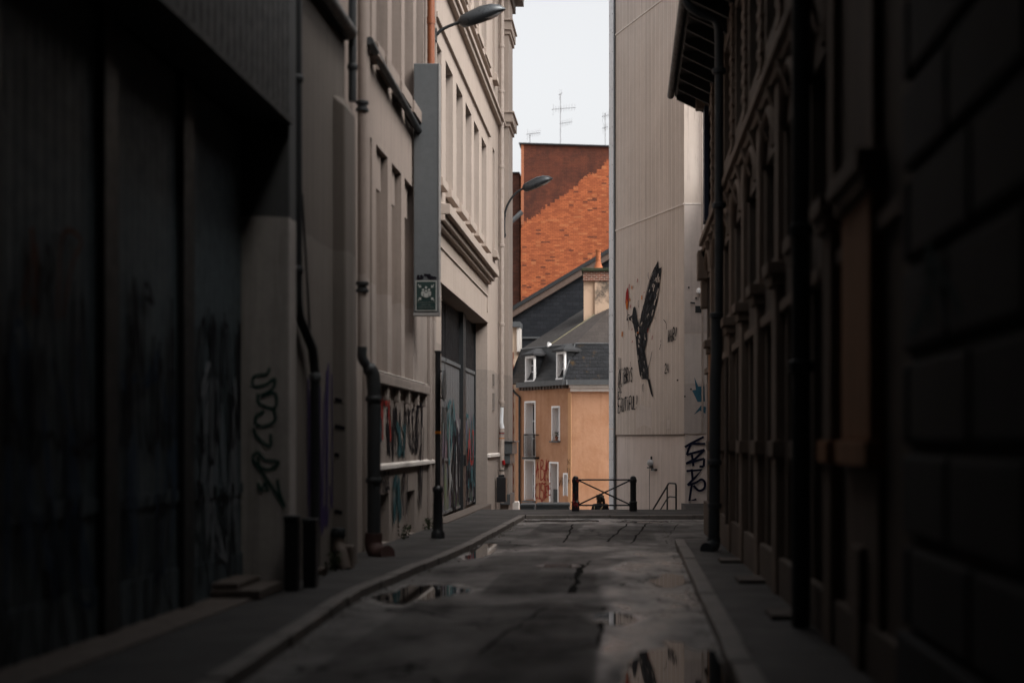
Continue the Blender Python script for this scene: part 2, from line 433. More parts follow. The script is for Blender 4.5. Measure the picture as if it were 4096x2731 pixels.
def pave(name, xa, xb, y0, y1, h=.094, st=.5):
    mb = MB(); k = max(1, int((y1-y0)/st)); nx = 8
    V = []
    for i in range(k+1):
        y = y0+(y1-y0)*i/k; a, b = xa(y), xb(y)
        V.append([mb.v((a+(b-a)*j/nx, y, zg(min(y, 37))+h+noise.fractal(Vector((j*.6, y*.6, 4)), 1, 2, 3)*.006)) for j in range(nx+1)])
    for i in range(k):
        for j in range(nx): mb.bm.faces.new([V[i][j], V[i][j+1], V[i+1][j+1], V[i+1][j]])
    return tag(mb.build(name, M['pave'], None, True), kind='structure')
pave('pavement', lambda y: -4.7, lambda y: interp(KL, y)-.165, -16, 37)
pave('pavement', lambda y: interp(KR, y)+.175, lambda y: 2.0, -16, 26.22)
EZ = zg(37)+.1
mb = MB(); mb.box(-4.6, 8, 37.2, 40.2, -4, EZ-.004); mb.box(1.75, 8, 40.2, 44.3, -4, EZ-.004)
mb.box(-4.6, -2.77, 37.0, 37.2, -4, EZ-.006)
tag(mb.build('pavement', M['pave']), kind='structure')
mb = MB(); mb.box(-4.55, -3.93, 7, 16.35, zg(7)-.2, zg(7)+.02)
bm2 = mb.bm
for v in bm2.verts: v.co.z = zg(v.co.y) + (.118 if v.co.z > zg(7)-.1 else -.1)
tag(mb.build('threshold', M['concrete'], bevel=.01), kind='structure')
mb = MB(); mb.box(-4.5, -4.08, 32.4, 43.4, -.9, -.2)
for v in mb.bm.verts: v.co.z = zg(min(v.co.y, 37)) + (.115 if v.co.z > -.5 else -.3)
tag(mb.build('threshold', M['concrete'], bevel=.01), kind='structure')
M['bouncestone'] = plain('pale bounce stone', (.30,.27,.25), .8, 0, .4)  # paleness chosen so stairs and ground bounce light onto the clad wall
# stairs going down beyond the barrier, along the clad building
mb = MB()
nst = 17
for i in range(nst):
    y0 = 40.2+i*.3; z1 = EZ - .17*(i+1)
    mb.box(-4.5, 1.75, y0, y0+.3, -4, z1)
tag(mb.build('stairs', M['bouncestone'], bevel=.01), kind='structure')
mb = MB(); mb.face([(-700,-300,-3.62),(700,-300,-3.62),(700,1200,-3.62),(-700,1200,-3.62)])
tag(mb.build('ground', M['bouncestone']), kind='structure')

# ------------------------------------------------------------------ writing helpers
FONT = {'A':[[(0,0),(.5,1),(1,0)],[(.2,.4),(.8,.4)]],'B':[[(0,0),(0,1),(.8,.9),(.75,.6),(0,.52),(.9,.42),(.95,.1),(0,0)]],
 'C':[[(.95,.85),(.5,1),(.05,.6),(.1,.2),(.5,0),(.95,.15)]],'D':[[(0,0),(0,1),(.7,.9),(1,.5),(.7,.1),(0,0)]],'E':[[(1,1),(0,1),(0,0),(1,0)],[(0,.5),(.8,.5)]],
 'F':[[(1,1),(0,1),(0,0)],[(0,.5),(.8,.5)]],'I':[[(.5,0),(.5,.8)],[(.5,.95),(.5,1.0)]],'K':[[(0,0),(0,1)],[(1,1),(0,.45),(1,0)]],'L':[[(0,1),(0,0),(.9,0)]],
 'O':[[(.5,1),(.05,.6),(.1,.15),(.5,0),(.95,.4),(.85,.85),(.5,1)]],'R':[[(0,0),(0,1),(.9,.9),(.85,.6),(0,.5),(1,0)]],'S':[[(.95,.9),(.4,1),(.05,.75),(.9,.35),(.6,0),(0,.1)]],
 'T':[[(0,1),(1,1)],[(.5,1),(.5,0)]],'U':[[(0,1),(.05,.2),(.5,0),(.95,.2),(1,1)]],'W':[[(0,1),(.2,0),(.5,.7),(.8,0),(1,1)]],'!':[[(.6,1),(.45,.3)],[(.4,.1),(.42,.03)]],
 ',':[[(.6,.1),(.4,-.15)]],'2':[[(0,.8),(.5,1),(.9,.7),(0,0),(1,0)]],'4':[[(.7,0),(.7,1),(0,.35),(1,.35)]]}
def write(mb, to3d, nrm, text, quad, wid, off=.006, gap=.25, jit=.06):
    # quad: pixel-free wall coordinates, bottom-left, bottom-right, top-right, top-left as (u, z)
    k = len(text); bl, br, tr, tl = [Vector(q) for q in quad]
    for i, ch in enumerate(text):
        for strk in FONT.get(ch, []):
            pts = []
            for a, b in strk:
                s = (i+a*(1-gap)+gap/2)/k + random.uniform(-jit, jit)/k; bb = b+random.uniform(-jit, jit)*.5
                q = (bl*(1-s)+br*s)*(1-bb) + (tl*(1-s)+tr*s)*bb
                pts.append(to3d(q.x, q.y))
            off2 = off + random.uniform(0, .002)
            mb.strip(pts if ch in 'EFTLKAW!I4' else smooth_path(pts, 4), nrm, wid, off2)
def scribble(mb, f, u0, u1, z0, z1, seed, wid=.03, glyphs=4, off=.006, n=0, kpts=5):
    rnd = random.Random(seed)
    for i in range(glyphs):
        a = u0+(u1-u0)*i/glyphs; b = a+(u1-u0)/glyphs*1.15
        pts = [f.p(rnd.uniform(a, b), z0+(z1-z0)*(rnd.random() if j % 2 else (1.0 if rnd.random() < .5 else 0.0)*.9+rnd.uniform(0, .1)), n) for j in range(kpts)]
        mb.strip(smooth_path(pts, 6), f.p(0,0,1)-f.p(0,0,0), wid, off+.0012*i)
def text_obj(name, s, size, mat, parent, f, u, z, n, align='CENTER'):
    cu = bpy.data.curves.new('txt', 'FONT'); cu.body = s; cu.size = size; cu.align_x = align; cu.extrude = .001
    to = bpy.data.objects.new('txt', cu); COL.objects.link(to)
    bpy.context.view_layer.update()
    me = bpy.data.meshes.new_from_object(to.evaluated_get(bpy.context.evaluated_depsgraph_get()))
    bpy.data.objects.remove(to); bpy.data.curves.remove(cu)
    off = wloc(parent)
    for v in me.vertices: v.co = f.p(u + v.co.x, z + v.co.y, n + v.co.z) - off
    me.materials.clear(); me.materials.append(mat)
    o = bpy.data.objects.new(name, me); COL.objects.link(o); o.parent = parent; return o

WL = lambda X: Fr((X, 0), (0, 1), (1, 0))        # left walls face +X
WR = lambda X: Fr((X, 0), (0, 1), (-1, 0))       # right walls face -X
WF = lambda Y: Fr((0, Y), (1, 0), (0, -1))       # frontal walls face the camera

# ------------------------------------------------------------------ left: gated building near the camera (with an unseen light blocker added over the alley)
b = thing('gated_building', (-4.2, 10, zg(10)), 'dark building with tall metal gates set back under a charcoal sheet-metal overhang', 'building')
f = WL(-3.85); g = WL(-4.4)
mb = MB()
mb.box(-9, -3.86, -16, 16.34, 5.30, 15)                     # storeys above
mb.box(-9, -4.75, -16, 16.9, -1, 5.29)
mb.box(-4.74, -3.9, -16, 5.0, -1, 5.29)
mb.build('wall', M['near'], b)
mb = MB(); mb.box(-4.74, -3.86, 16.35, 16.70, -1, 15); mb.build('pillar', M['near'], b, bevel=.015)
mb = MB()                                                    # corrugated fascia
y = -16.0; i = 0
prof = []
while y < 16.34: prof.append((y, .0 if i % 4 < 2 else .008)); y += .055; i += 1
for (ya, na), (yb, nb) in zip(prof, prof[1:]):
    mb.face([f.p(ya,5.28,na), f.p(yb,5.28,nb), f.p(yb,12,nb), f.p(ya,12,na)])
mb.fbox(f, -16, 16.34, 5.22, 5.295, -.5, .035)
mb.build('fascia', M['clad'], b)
edges = [5.0, 7.4, 9.55, 11.86, 13.99, 16.3]
for a, c in zip(edges, edges[1:]):
    mb = MB(); u = a+.32 if a > 5 else a+.1; i = 0
    lo, hi = u, c
    seg = [(lo+(hi-lo)*k/44, .004*(1 if k % 4 in (1, 2) else 0)) for k in range(45)]
    for (ua, na), (ub, nb) in zip(seg, seg[1:]):
        mb.face([g.p(ua, zg(ua)+.12, na), g.p(ub, zg(ub)+.12, nb), g.p(ub, 5.2, nb), g.p(ua, 5.2, na)])
    mb.fbox(g, lo, hi, zg(lo)+.1, zg(lo)+.5, -.03, .022); mb.fbox(g, lo, hi, 1.0, 1.12, -.03, .024)
    lf = mb.build('gate_leaf', M['gate'], b)
    mb = MB(); mb.fbox(g, a-.02, lo-.004, zg(a)+.05, 5.25, -.2, .07); mb.build('gate_post', M['gateframe'], b, bevel=.01)
    if c > 7:
        mb = MB(); scribble(mb, g, lo+.15, hi-.2, .3, 2.4, int(a*10), .045, 3, n=.03, kpts=7); mb.build('graffiti', COBALT if a < 12 else GREYP, b)
        mb = MB(); scribble(mb, g, lo+.1, hi-.2, 1.5, 3.0, int(a*10)+3, .05, 5, n=.034, kpts=6); scribble(mb, g, lo+.1, hi-.3, -.1, 1.2, int(a*10)+5, .03, 4, n=.034, kpts=6); mb.build('graffiti', INK, b)
mb = MB(); scribble(mb, g, 9.95, 11.4, 2.5, 3.2, 5, .04, 3, n=.03); mb.build('graffiti', RUSTP, b)
mb = MB(); fp = Fr((0, 16.35), (1, 0), (0, -1))
gz = lambda x, y: (( x*.9763*.57422-1437)*16.35/3266, EYE+(1010-(1200+y*.9763)*.57422)*16.35/3266)
for k, pts in enumerate([[(1108,275),(1095,300),(1045,310),(1042,350),(1090,345),(1128,320),(1120,360),(1070,390)],[(1070,390),(1130,380),(1128,440),(1065,420),(1060,380)],[(1125,440),(1130,490),(1080,515),(1050,500),(1055,470),(1085,455)],[(1040,520),(1060,560),(1110,595),(1112,545)],[(1035,640),(1060,620),(1090,650),(1145,660),(1110,690),(1070,680),(1060,640)],[(1035,645),(1090,720),(1130,780),(1170,845)],[(1140,730),(1150,790),(1170,840)],[(1060,745),(1075,775),(1090,745),(1100,780)]]):
    mb.strip(smooth_path([fp.p(*gz(x, y)) for x, y in pts], 6), (0,-1,0), .032, .006+.001*k)
mb.build('graffiti', GREENP, b)
mb = MB(); mb.box(-4.4, -3.86, 15.0, 16.0, zg(15)+.1, zg(15)+.2); mb.box(-4.4, -4.1, 15.05, 16.0, zg(15)+.2, zg(15)+.27); mb.build('doorstep', M['concrete'], b, bevel=.01)
# unseen slab over the alley and wall behind the viewer, added to block light
mb = MB(); mb.box(-3.85, 1.69, -16, 10.0, 6.6, 15.0); mb.box(-3.85, 1.69, -17, -16.01, -1, 14); mb.build('sky_blocker', M['near'], b)

# dark drainpipe with an offset between the gated building and the blank wall
p = thing('drainpipe', (-3.8, 17.4, zg(17)), 'dark drainpipe dropping past the sheet-metal overhang, kinked near its foot', 'drainpipe')
mb = MB()
mb.tube([(-3.95,17.1,13),(-3.94,17.1,3.3),(-3.93,17.15,3.1),(-3.90,17.75,2.75),(-3.89,17.85,2.45),(-3.89,17.85,zg(18)+.12)], .06, 12); mb.build('pipe', M['pipe'], p, True)
for z in (5.9, 3.6):
    mb = MB(); mb.lathe((-3.94,17.1,z), [(.065,0),(.075,.02),(.075,.07),(.065,.09)], 14); mb.build('collar', M['pipe'], p, True)
mb = MB(); mb.lathe((-3.89,17.85,2.35), [(.065,0),(.075,.02),(.075,.08),(.065,.1)], 14); mb.build('collar', M['greybox'], p, True)
p = thing('drainpipe', (-3.78, 17.3, zg(17)), 'thin grey pipe running beside the dark kinked drainpipe', 'drainpipe')
mb = MB(); mb.tube([(-3.96,16.95,2.7),(-3.96,16.95,zg(17)+.1)], .03, 10); mb.build('pipe', M['pipe'], p, True)
mb = MB(); mb.tube([(-3.93,17.3,4.6),(-3.93,17.62,3.4),(-3.93,17.75,2.9)], .014, 8); mb.build('cable', M['black'], p, True)
for (x0, y0, h, lab) in ((-3.77, 16.12, .86, 'dark metal bin against the sooty pillar, taller of two'), (-3.66, 16.55, .80, 'dark metal bin nearest the kerb, lower of two')):
    z = zg(16.4)+.09
    q = thing('metal_bin', (x0, y0, z), lab, 'bin', 'dark bins at the foot of the drainpipe')
    mb = MB(); a = .075
    mb.hexa([(x0-a,y0-a,z),(x0+a,y0-a,z),(x0+a,y0+a,z),(x0-a,y0+a,z),(x0-a-.008,y0-a,z+h-.05),(x0+a+.008,y0-a,z+h-.05),(x0+a+.008,y0+a,z+h-.05),(x0-a-.008,y0+a,z+h-.05)])
    mb.build('body', M['black'], q, bevel=.012)
    mb = MB(); mb.box(x0-a-.012, x0+a+.012, y0-a-.01, y0+a+.01, z+h-.05, z+h); mb.build('rim', M['pipe'], q, bevel=.01)

# ------------------------------------------------------------------ left: blank rendered building with buttress
b = thing('blank_building', (-4.0, 18.5, zg(18)), 'low brown building with a blank rendered wall, buttress and dark roof gutter', 'building')
f = WL(-4.0)
mb = MB(); mb.wall(f, 16.72, 20.3, -1, 7.3, [], 5); mb.build('wall', M['blank'], b)
mb = MB(); mb.hexa([(-4.02,19.5,-1),(-3.80,19.5,-1),(-3.80,20.25,-1),(-4.02,20.25,-1),(-4.02,19.5,6.35),(-3.84,19.5,6.2),(-3.84,20.25,6.2),(-4.02,20.25,6.5)])
mb.build('buttress', M['blank'], b, bevel=.03)
mb = MB(); mb.tube([(-3.88,16.72,7.36),(-3.88,20.1,7.36)], .10, 12); mb.build('gutter', M['pipe'], b, True)
mb = MB(); mb.hexa([(-9,16.92,7.3),(-3.85,16.92,7.3),(-3.85,20.28,7.3),(-9,20.28,7.3),(-9,16.92,9.5),(-3.85,16.92,7.42),(-3.85,20.28,7.42),(-9,20.28,9.5)]); mb.build('roof', M['clad'], b)
mb = MB()
for u, h0, h1, sd in ((17.9,.2,2.4,3),(18.5,.3,2.5,4),(19.0,.6,2.6,6)):
    scribble(mb, f, u, u+.6, h0, h1, sd, .07, 3, kpts=6)
mb.build('graffiti', PURP, b)
mb = MB(); fb = Fr((0, 19.5), (1, 0), (0, -1))
for z, l in ((2.15,.10),(1.78,.14),(1.4,.06),(.62,.1)):
    mb.strip([fb.p(-3.98,z+.02), fb.p(-3.98+l,z-.01)], (0,-1,0), .05, .01)
mb.build('graffiti', INK, b)
mb = MB(); mb.box(-3.99,-3.70,19.3,19.49,zg(19)+.05,.18); mb.build('rubble_base', M['terradull'], b, bevel=.03)
# pipe in the corner
p = thing('drainpipe', (-3.95, 20.4, zg(20)), 'black downpipe high in the corner above the buttress', 'drainpipe')
mb = MB(); mb.tube([(-3.9,20.35,13),(-3.9,20.35,6.45)], .06, 12); mb.build('pipe', M['pipe'], p, True)
mb = MB(); mb.lathe((-3.9,20.35,6.9), [(.07,0),(.075,.02),(.075,.06),(.07,.08)], 12); mb.build('collar', M['pipe'], p, True)

# ------------------------------------------------------------------ left: rendered workshop building with deep upright recesses
b = thing('workshop_building', (-4.2, 26, zg(26)), 'grey beige rendered building with deep upright recesses and graffiti below its sill', 'building')
f = WL(-4.2)
RU = [(23.15,23.6),(24.0,25.17),(25.6,26.7),(27.1,28.2)]
holes = [(a,c,2.76,6.6,.32) for a,c in RU] + [(a,c,8.1,12.8,.34) for a,c in RU+[(28.6,29.6)]] + [(24.35,25.3,zg(24.3)+.1,.67,.28),(27.35,28.4,zg(27.3)+.1,.62,.28)]
mb = MB(); mb.wall(f, 20.31, 31.4, -1.2, 15, holes, 7); mb.build('wall', M['main'], b)
for a, c in RU:
    mb = MB(); mb.fbox(f, a+.004, c-.22 if c-a > .6 else c-.004, 5.95, 6.597, -.318, -.09); mb.build('lintel_box', M['main'], b)
for a, c in RU+[(28.6,29.6)]:
    mb = MB(); mb.fbox(f, a-.05, c+.05, 7.84, 8.2, -.05, .2, .14); mb.build('window_sill', M['main'], b, bevel=.01)
    mb = MB(); mb.fbox(f, a+.02, c-.02, 8.32, 12.78, -.335, -.28); mb.build('window_pane', M['glass'], b)
for a, c in ((24.35,25.3),(27.35,28.4)):
    mb = MB(); mb.fbox(f, a+.02, c-.02, zg(a)+.1, .6, -.27, -.2); mb.build('cellar_hatch', M['gateframe'], b)
mb = MB(); mb.fbox(f, 23.05, 29.6, 2.55, 2.755, -.02, .14, .03); mb.build('sill_ledge', M['main'], b, bevel=.015)
mb = MB(); mb.fbox(f, 23.05, 29.6, 2.757, 2.772, .02, .10); mb.build('ledge_flashing', M['pale'], b)
for u in (23.4,24.6,25.8,27.0,28.2,29.3):
    mb = MB(); mb.fbox(f, u, u+.16, 2.30, 2.547, 0.002, .10, 0); mb.build('ledge_bracket', M['main'], b, bevel=.01)
mb = MB(); mb.fbox(f, 23.0, 31.3, 1.10, 1.21, -.02, .08, .03); mb.build('band', M['pale'], b, bevel=.012)
for u in (22.75,30.2,30.85):
    mb = MB(); mb.fbox(f, u, u+.28, zg(u), 15, .002, .07); mb.build('pilaster', M['main'], b, bevel=.01)
mb = MB(); mb.tube([(-4.06,22.6,7.95),(-4.06,23.8,7.86),(-4.06,29.0,7.66)], .065, 10); mb.build('gutter', M['pipe'], b, True)
for k, (u0,u1,z0,z1,c,sd,gl,wd) in enumerate([(23.1,24.4,1.5,2.4,TEAL,31,4,.045),(24.1,25.4,1.6,2.35,REDP,32,3,.03),(24.8,26.9,1.3,2.25,INK,33,4,.036),(26.7,28.9,1.35,2.3,INK,34,4,.036),(28.3,29.5,1.3,2.4,INK,43,2,.036),(25.9,27.0,1.3,1.9,TEAL,35,3,.04),(23.15,24.0,-.2,.95,REDP,36,2,.05),(24.3,25.2,.72,1.05,INK,37,3,.025),(25.6,26.4,.1,.95,TEAL,38,4,.05),(26.6,27.3,.2,1.0,INK,39,2,.035),(28.5,29.4,.2,2.2,INK,41,2,.03)]):
    mb = MB(); scribble(mb, f, u0, u1, z0, z1, sd, wd*2.3, gl, off=.008+.003*k, kpts=6); mb.build('graffiti', c, b)
# drainpipes in front of it
p = thing('drainpipe', (-4.0, 21.7, zg(22)), 'beige painted downpipe with double collars left of the recesses', 'drainpipe')
mb = MB(); mb.tube([(-4.02,21.75,14),(-4.02,21.75,3.02)], .07, 12); mb.build('pipe', M['main'], p, True)
for z in (3.86, 6.62):
    mb = MB(); mb.lathe((-4.02,21.75,z), [(.075,0),(.10,.01),(.10,.05),(.075,.06),(.075,.11),(.1,.12),(.1,.16),(.075,.17)], 14); mb.build('collar', M['pipe'], p, True)
mb = MB(); mb.tube(smooth_path([(-4.02,21.75,3.03),(-4.02,21.75,2.86),(-3.95,21.8,2.74),(-3.88,21.85,2.62),(-3.86,21.85,2.4)], 4), [.075]*9+[.11]*8, 12); mb.build('elbow', M['pipe'], p, True)
mb = MB(); mb.tube([(-3.86,21.85,2.42),(-3.86,21.85,zg(22)+.42)], .105, 14); mb.build('lower_pipe', M['pipe'], p, True)
for z in (2.2, .95):
    mb = MB(); mb.lathe((-3.86,21.85,z), [(.12,0),(.13,.02),(.13,.06),(.12,.08)], 14); mb.build('collar', M['pipe'], p, True)
mb = MB(); mb.tube(smooth_path([(-3.86,21.85,zg(22)+.45),(-3.86,21.85,zg(22)+.25),(-3.76,21.75,zg(22)+.12),(-3.6,21.6,zg(22)+.14)], 4), .135, 14); mb.build('shoe', M['dkterra'], p, True)
p = thing('clay_pipe_foot', (-3.75, 19.1, zg(19)), 'dull clay pipe elbow at the foot of the buttress', 'pipe')
mb = MB(); mb.tube(smooth_path([(-3.90,19.35,zg(19)+.56),(-3.90,19.35,zg(19)+.42),(-3.84,19.28,zg(19)+.28),(-3.78,19.22,zg(19)+.08)], 4), .085, 14); mb.build('elbow', M['terradull'], p, True)
mb = MB(); mb.lathe((-3.90,19.35,zg(19)+.52), [(.09,0),(.10,.02),(.10,.10),(.09,.12)], 14); mb.build('collar', M['pipe'], p, True)
p = MB(); p.tube([(-3.92,17.9,zg(17)+.2),(-3.76,17.8,zg(17)+.16)], [.045,.055], 12); o = p.build('pipe_outlet', M['terradull'], None, True, True)
tag(o, 'small pale pipe outlet poking out low beside the dark bins', 'pipe')

# ------------------------------------------------------------------ left: long garage building with big gate
b = thing('garage_building', (-4.2, 40, zg(37)), 'long pale beige building with rows of tall windows, heavy cornice and a big double gate', 'building')
f = WL(-4.2)
WU = [(31.75,32.55),(33.3,34.7),(35.4,36.8),(37.45,38.9),(39.55,40.9),(41.65,43.1)]
holes = [(a,c,7.55,10.5,.34) for a,c in WU] + [(a,c,13.15,16.0,.34) for a,c in WU] + [(45.1,45.8,7.7,10.9,.25),(45.1,45.8,13.2,16,.25)] + [(32.5,43.4,-.48,5.18,.45)]
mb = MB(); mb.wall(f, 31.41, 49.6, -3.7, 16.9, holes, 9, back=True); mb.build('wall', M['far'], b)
for a, c in WU+[(45.1,45.8)]:
    for z0, z1 in ((7.55,10.5),(13.15,16.0)):
        if a > 45: z0 += .13
        mb = MB(); mb.fbox(f, a+.01, c-.01, z0+.01, z1-.01, -.335, -.26); w = mb.build('window', M['white'], b)
        mb = MB(); mb.fbox(f, a+.12, c-.12, z0+.12, z1-.12, -.262, -.252); mb.build('pane', M['glass'], w)
        mb = MB(); mb.fbox(f, a-.06, c+.06, z0-.27, z0+.02, -.02, .15, .10); mb.build('window_sill', M['far'], b, bevel=.01)
mb = MB(); mb.fbox(f, 31.42, 43.9, 10.95, 11.08, -.02, .07); mb.build('moulding', M['far'], b, bevel=.01)
mb = MB(); mb.fbox(f, 31.42, 48.2, 12.0, 12.14, -.02, .13); mb.fbox(f, 31.42, 48.2, 12.144, 12.26, -.02, .20); mb.build('moulding', M['far'], b, bevel=.01)
mb = MB(); mb.fbox(f, 31.42, 44.0, 12.82, 12.95, -.02, .10); mb.build('moulding', M['far'], b, bevel=.01)
mb = MB(); mb.fbox(f, 31.42, 43.6, 6.60, 6.86, -.02, .34, .04); mb.fbox(f, 31.42, 43.5, 6.46, 6.597, -.02, .22); mb.fbox(f, 31.42, 43.45, 6.36, 6.457, -.02, .12); mb.build('cornice', M['far'], b, bevel=.012)
mb = MB(); mb.fbox(f, 31.45, 43.4, 5.98, 6.05, -.02, .035); mb.fbox(f, 43.2, 43.4, 5.5, 5.977, -.02, .03); mb.fbox(f, 31.45, 43.4, 5.182, 5.25, -.02, .03);  mb.build('lintel_trim', M['far'], b)
mb = MB(); mb.fbox(f, 43.42, 47.5, 1.08, 1.21, -.02, .07, .03); mb.build('band', M['pale'], b, bevel=.012)
for z0, z1 in ((3.35,3.7),(2.55,3.1)):
    mb = MB(); mb.fbox(f, 45.0, 45.4, z0, z1, -.02, .05); mb.build('wall_box', M['blank'], b)
mb = MB(); mb.fbox(f, 47.9, 49.59, -3.7, 16.9, .002, .28); mb.build('end_pier', M['far'], b, bevel=.01)
for z, pr in ((12.3,.14),(15.4,.10)):
    mb = MB(); mb.fbox(f, 47.8, 49.7, z, z+.3, .0, .28+pr); mb.fbox(f, 47.75, 49.75, z+.302, z+.36, .0, .33+pr); mb.fbox(f, 47.85, 49.65, z-.14, z-.002, .0, .34); mb.build('pier_capital', M['far'], b, bevel=.01)
mb = MB(); mb.fbox(f, 47.7, 49.7, 1.15, 1.55, .0, .42); mb.fbox(f, 47.65, 49.75, 1.552, 1.59, .0, .5); mb.fbox(f, 47.75, 49.65, .82, 1.147, .0, .34); mb.fbox(f, 47.75, 49.65, -.55, -.2, .0, .34); mb.build('pier_base', M['greybox'], b, bevel=.01)
mb = MB(); mb.fbox(f, 30.9, 50.3, 16.92, 17.15, -1.5, .62); mb.fbox(f, 31.0, 50.1, 16.6, 16.917, -.02, .35, 0); mb.build('eaves', M['blank'], b)
mb = MB(); mb.hexa([(-13.5,30.9,17.16),(-3.55,30.9,17.16),(-3.55,50.3,17.16),(-13.5,50.3,17.16),(-9,32,20),(-8.4,32,20),(-8.4,50,20),(-9,50,20)]); mb.build('roof', M['clad'], b)
# the double gate
gr = thing('garage_gate', (-4.62, 38, zg(36)), 'tall grey double gate with barred transom covered in faded graffiti', 'gate')
g = WL(-4.6)
t = NT('painted gate'); P = t.pos((1, 1.6, .55))
nv = t.n('ShaderNodeTexNoise'); nv.inputs['Scale'].default_value = 1.7; nv.inputs['Detail'].default_value = 4; t.l(P, nv.inputs['Vector'])
sp = t.n('ShaderNodeSeparateXYZ'); t.l(t.pos(), sp.inputs[0])
low = t.math('LESS_THAN', t.math('ADD', sp.outputs[2], t.math('MULTIPLY', t.noise(t.pos((1,3,.5)), 2, 4), 2.2)), 3.3)
hsv = t.n('ShaderNodeHueSaturation'); hsv.inputs['Saturation'].default_value = 1.6; hsv.inputs['Value'].default_value = .15; t.l(nv.outputs['Color'], hsv.inputs['Color'])
c = t.mix(t.math('MULTIPLY', low, .55), (.085,.086,.09), hsv.outputs[0])
M['paintgate'] = t.done(c, .6)
LV = [(33.0,36.2),(36.38,39.5),(40.25,43.32)]
for a, c in LV:
    mb = MB(); k = 6
    for i in range(k):
        ua, ub = a+(c-a)*i/k, a+(c-a)*(i+1)/k
        mb.fbox(g, ua+.012, ub-.012, zg(36)+.16, 3.66, -.04, .0)
    mb.fbox(g, a, c, zg(36)+.16, 3.66, -.05, -.02)
    lf = mb.build('gate_leaf', M['paintgate'], gr)
    for za_, zb_ in ((1.08,1.15),(zg(36)+.17,zg(36)+.24),(3.60,3.70)):
        mb = MB(); mb.fbox(g, a, c, za_, zb_, .002, .032); mb.build('rail', M['greybox'], lf)
    mb = MB(); u = a+.06
    while u < c: mb.fbox(g, u, u+.035, 3.71, 5.1, -.03, .0); u += .11
    mb.build('transom_bars', M['black'], gr)
    mb = MB(); mb.fbox(g, a, c, 3.71, 5.15, -.04, -.032); mb.build('transom_backing', M['gateframe'], gr)
mb = MB(); mb.fbox(g, 39.55, 40.2, zg(36)+.1, 5.15, -.04, .10); mb.fbox(g, 43.325, 43.39, zg(36)+.1, 5.15, -.04, .05); mb.fbox(g, 32.6, 32.95, zg(36)+.1, 5.15, -.04, .1); mb.build('gate_post', M['gateframe'], gr)
mb = MB(); mb.fbox(g, 39.72, 39.84, .9, 1.2, .105, .16); mb.build('handle', M['black'], gr)
for k, (u0,u1,z0,z1,c,sd,gl) in enumerate([(36.6,39.3,.2,2.2,WHITEP,51,4),(36.5,38.5,1.0,2.6,TEAL,52,3),(37.5,39.3,-.2,2.0,INK,53,4),(40.5,43,.2,2.4,TEAL,54,3),(41,43,.9,1.9,REDP,55,3),(40.4,42.8,-.2,1.4,INK,56,4),(33.3,36,0,2.4,INK,57,4)]):
    mb = MB(); scribble(mb, g, u0, u1, z0, z1, sd, .12, gl, off=.04+.003*k, kpts=6); mb.build('graffiti', c, gr)
# pale drainpipe at the far end with metal offset and stickers
p = thing('drainpipe', (-4.1, 47.2, zg(37)), 'pale full-height drainpipe with a shiny offset and stickers, beside the end pier', 'drainpipe')
mb = MB(); mb.tube([(-4.08,47.1,16.6),(-4.08,47.1,2.75)], .075, 12); mb.build('pipe', M['palepipe'], p, True)
for z in (14.6,13.1,10.6,8.0,5.4,2.82):
    mb = MB(); mb.lathe((-4.08,47.1,z), [(.08,0),(.095,.01),(.095,.09),(.08,.1)], 12); mb.build('collar', M['palepipe'], p, True)
mb = MB(); mb.tube([(-4.08,47.1,2.70),(-4.1,47.1,2.2),(-4.06,47.1,2.0)], [.06,.07,.07], 12); mb.build('offset', M['zinc'], p, True)
mb = MB(); mb.tube([(-4.08,47.05,2.0),(-4.08,47.05,-.45)], .085, 12); mb.build('lower_pipe', M['palepipe'], p, True)
for z in (.6,-.2):
    mb = MB(); mb.lathe((-4.08,47.05,z), [(.086,0),(.1,.005),(.1,.03),(.086,.035)], 12); mb.build('clip', M['pipe'], p, True)
mb = MB(); mb.lathe((-4.08,47.05,1.80), [(.0865,0),(.0865,.09)], 14); mb.build('sticker', WHITEP, p)
mb = MB(); mb.lathe((-4.08,47.05,1.83), [(.088,0),(.088,.03)], 14); mb.build('sticker', REDP, p)
mb = MB(); mb.lathe((-4.08,47.05,1.66), [(.088,0),(.088,.03)], 14); mb.build('sticker', OCHRE, p)
mb = MB(); mb.tube([(-4.02,46.97,.95),(-4.0,46.97,.8)], .05, 8); mb.build('sticker', SCARLET, p)
mb = MB(); mb.box(-4.15,-3.85,45.9,46.3,EZ-.05,.42); mb.box(-4.1,-3.9,45.95,46.25,.424,.5); o = mb.build('utility_cabinet', M['black'], None, False, True, .02)
tag(o, 'squat black cabinet at the foot of the end pier', 'utility box')
# orange plastic pipe on the wall above the sign
o = MB(); o.tube([(-4.06,29.75,15),(-4.06,29.75,8.0)], .078, 12); o.tube([(-4.06,29.75,10.3),(-4.06,29.75,10.45)], .088, 12)
tag(o.build('downpipe', M['orangepipe'], None, True, True), 'orange plastic pipe running up the wall above the grey sign box', 'pipe')

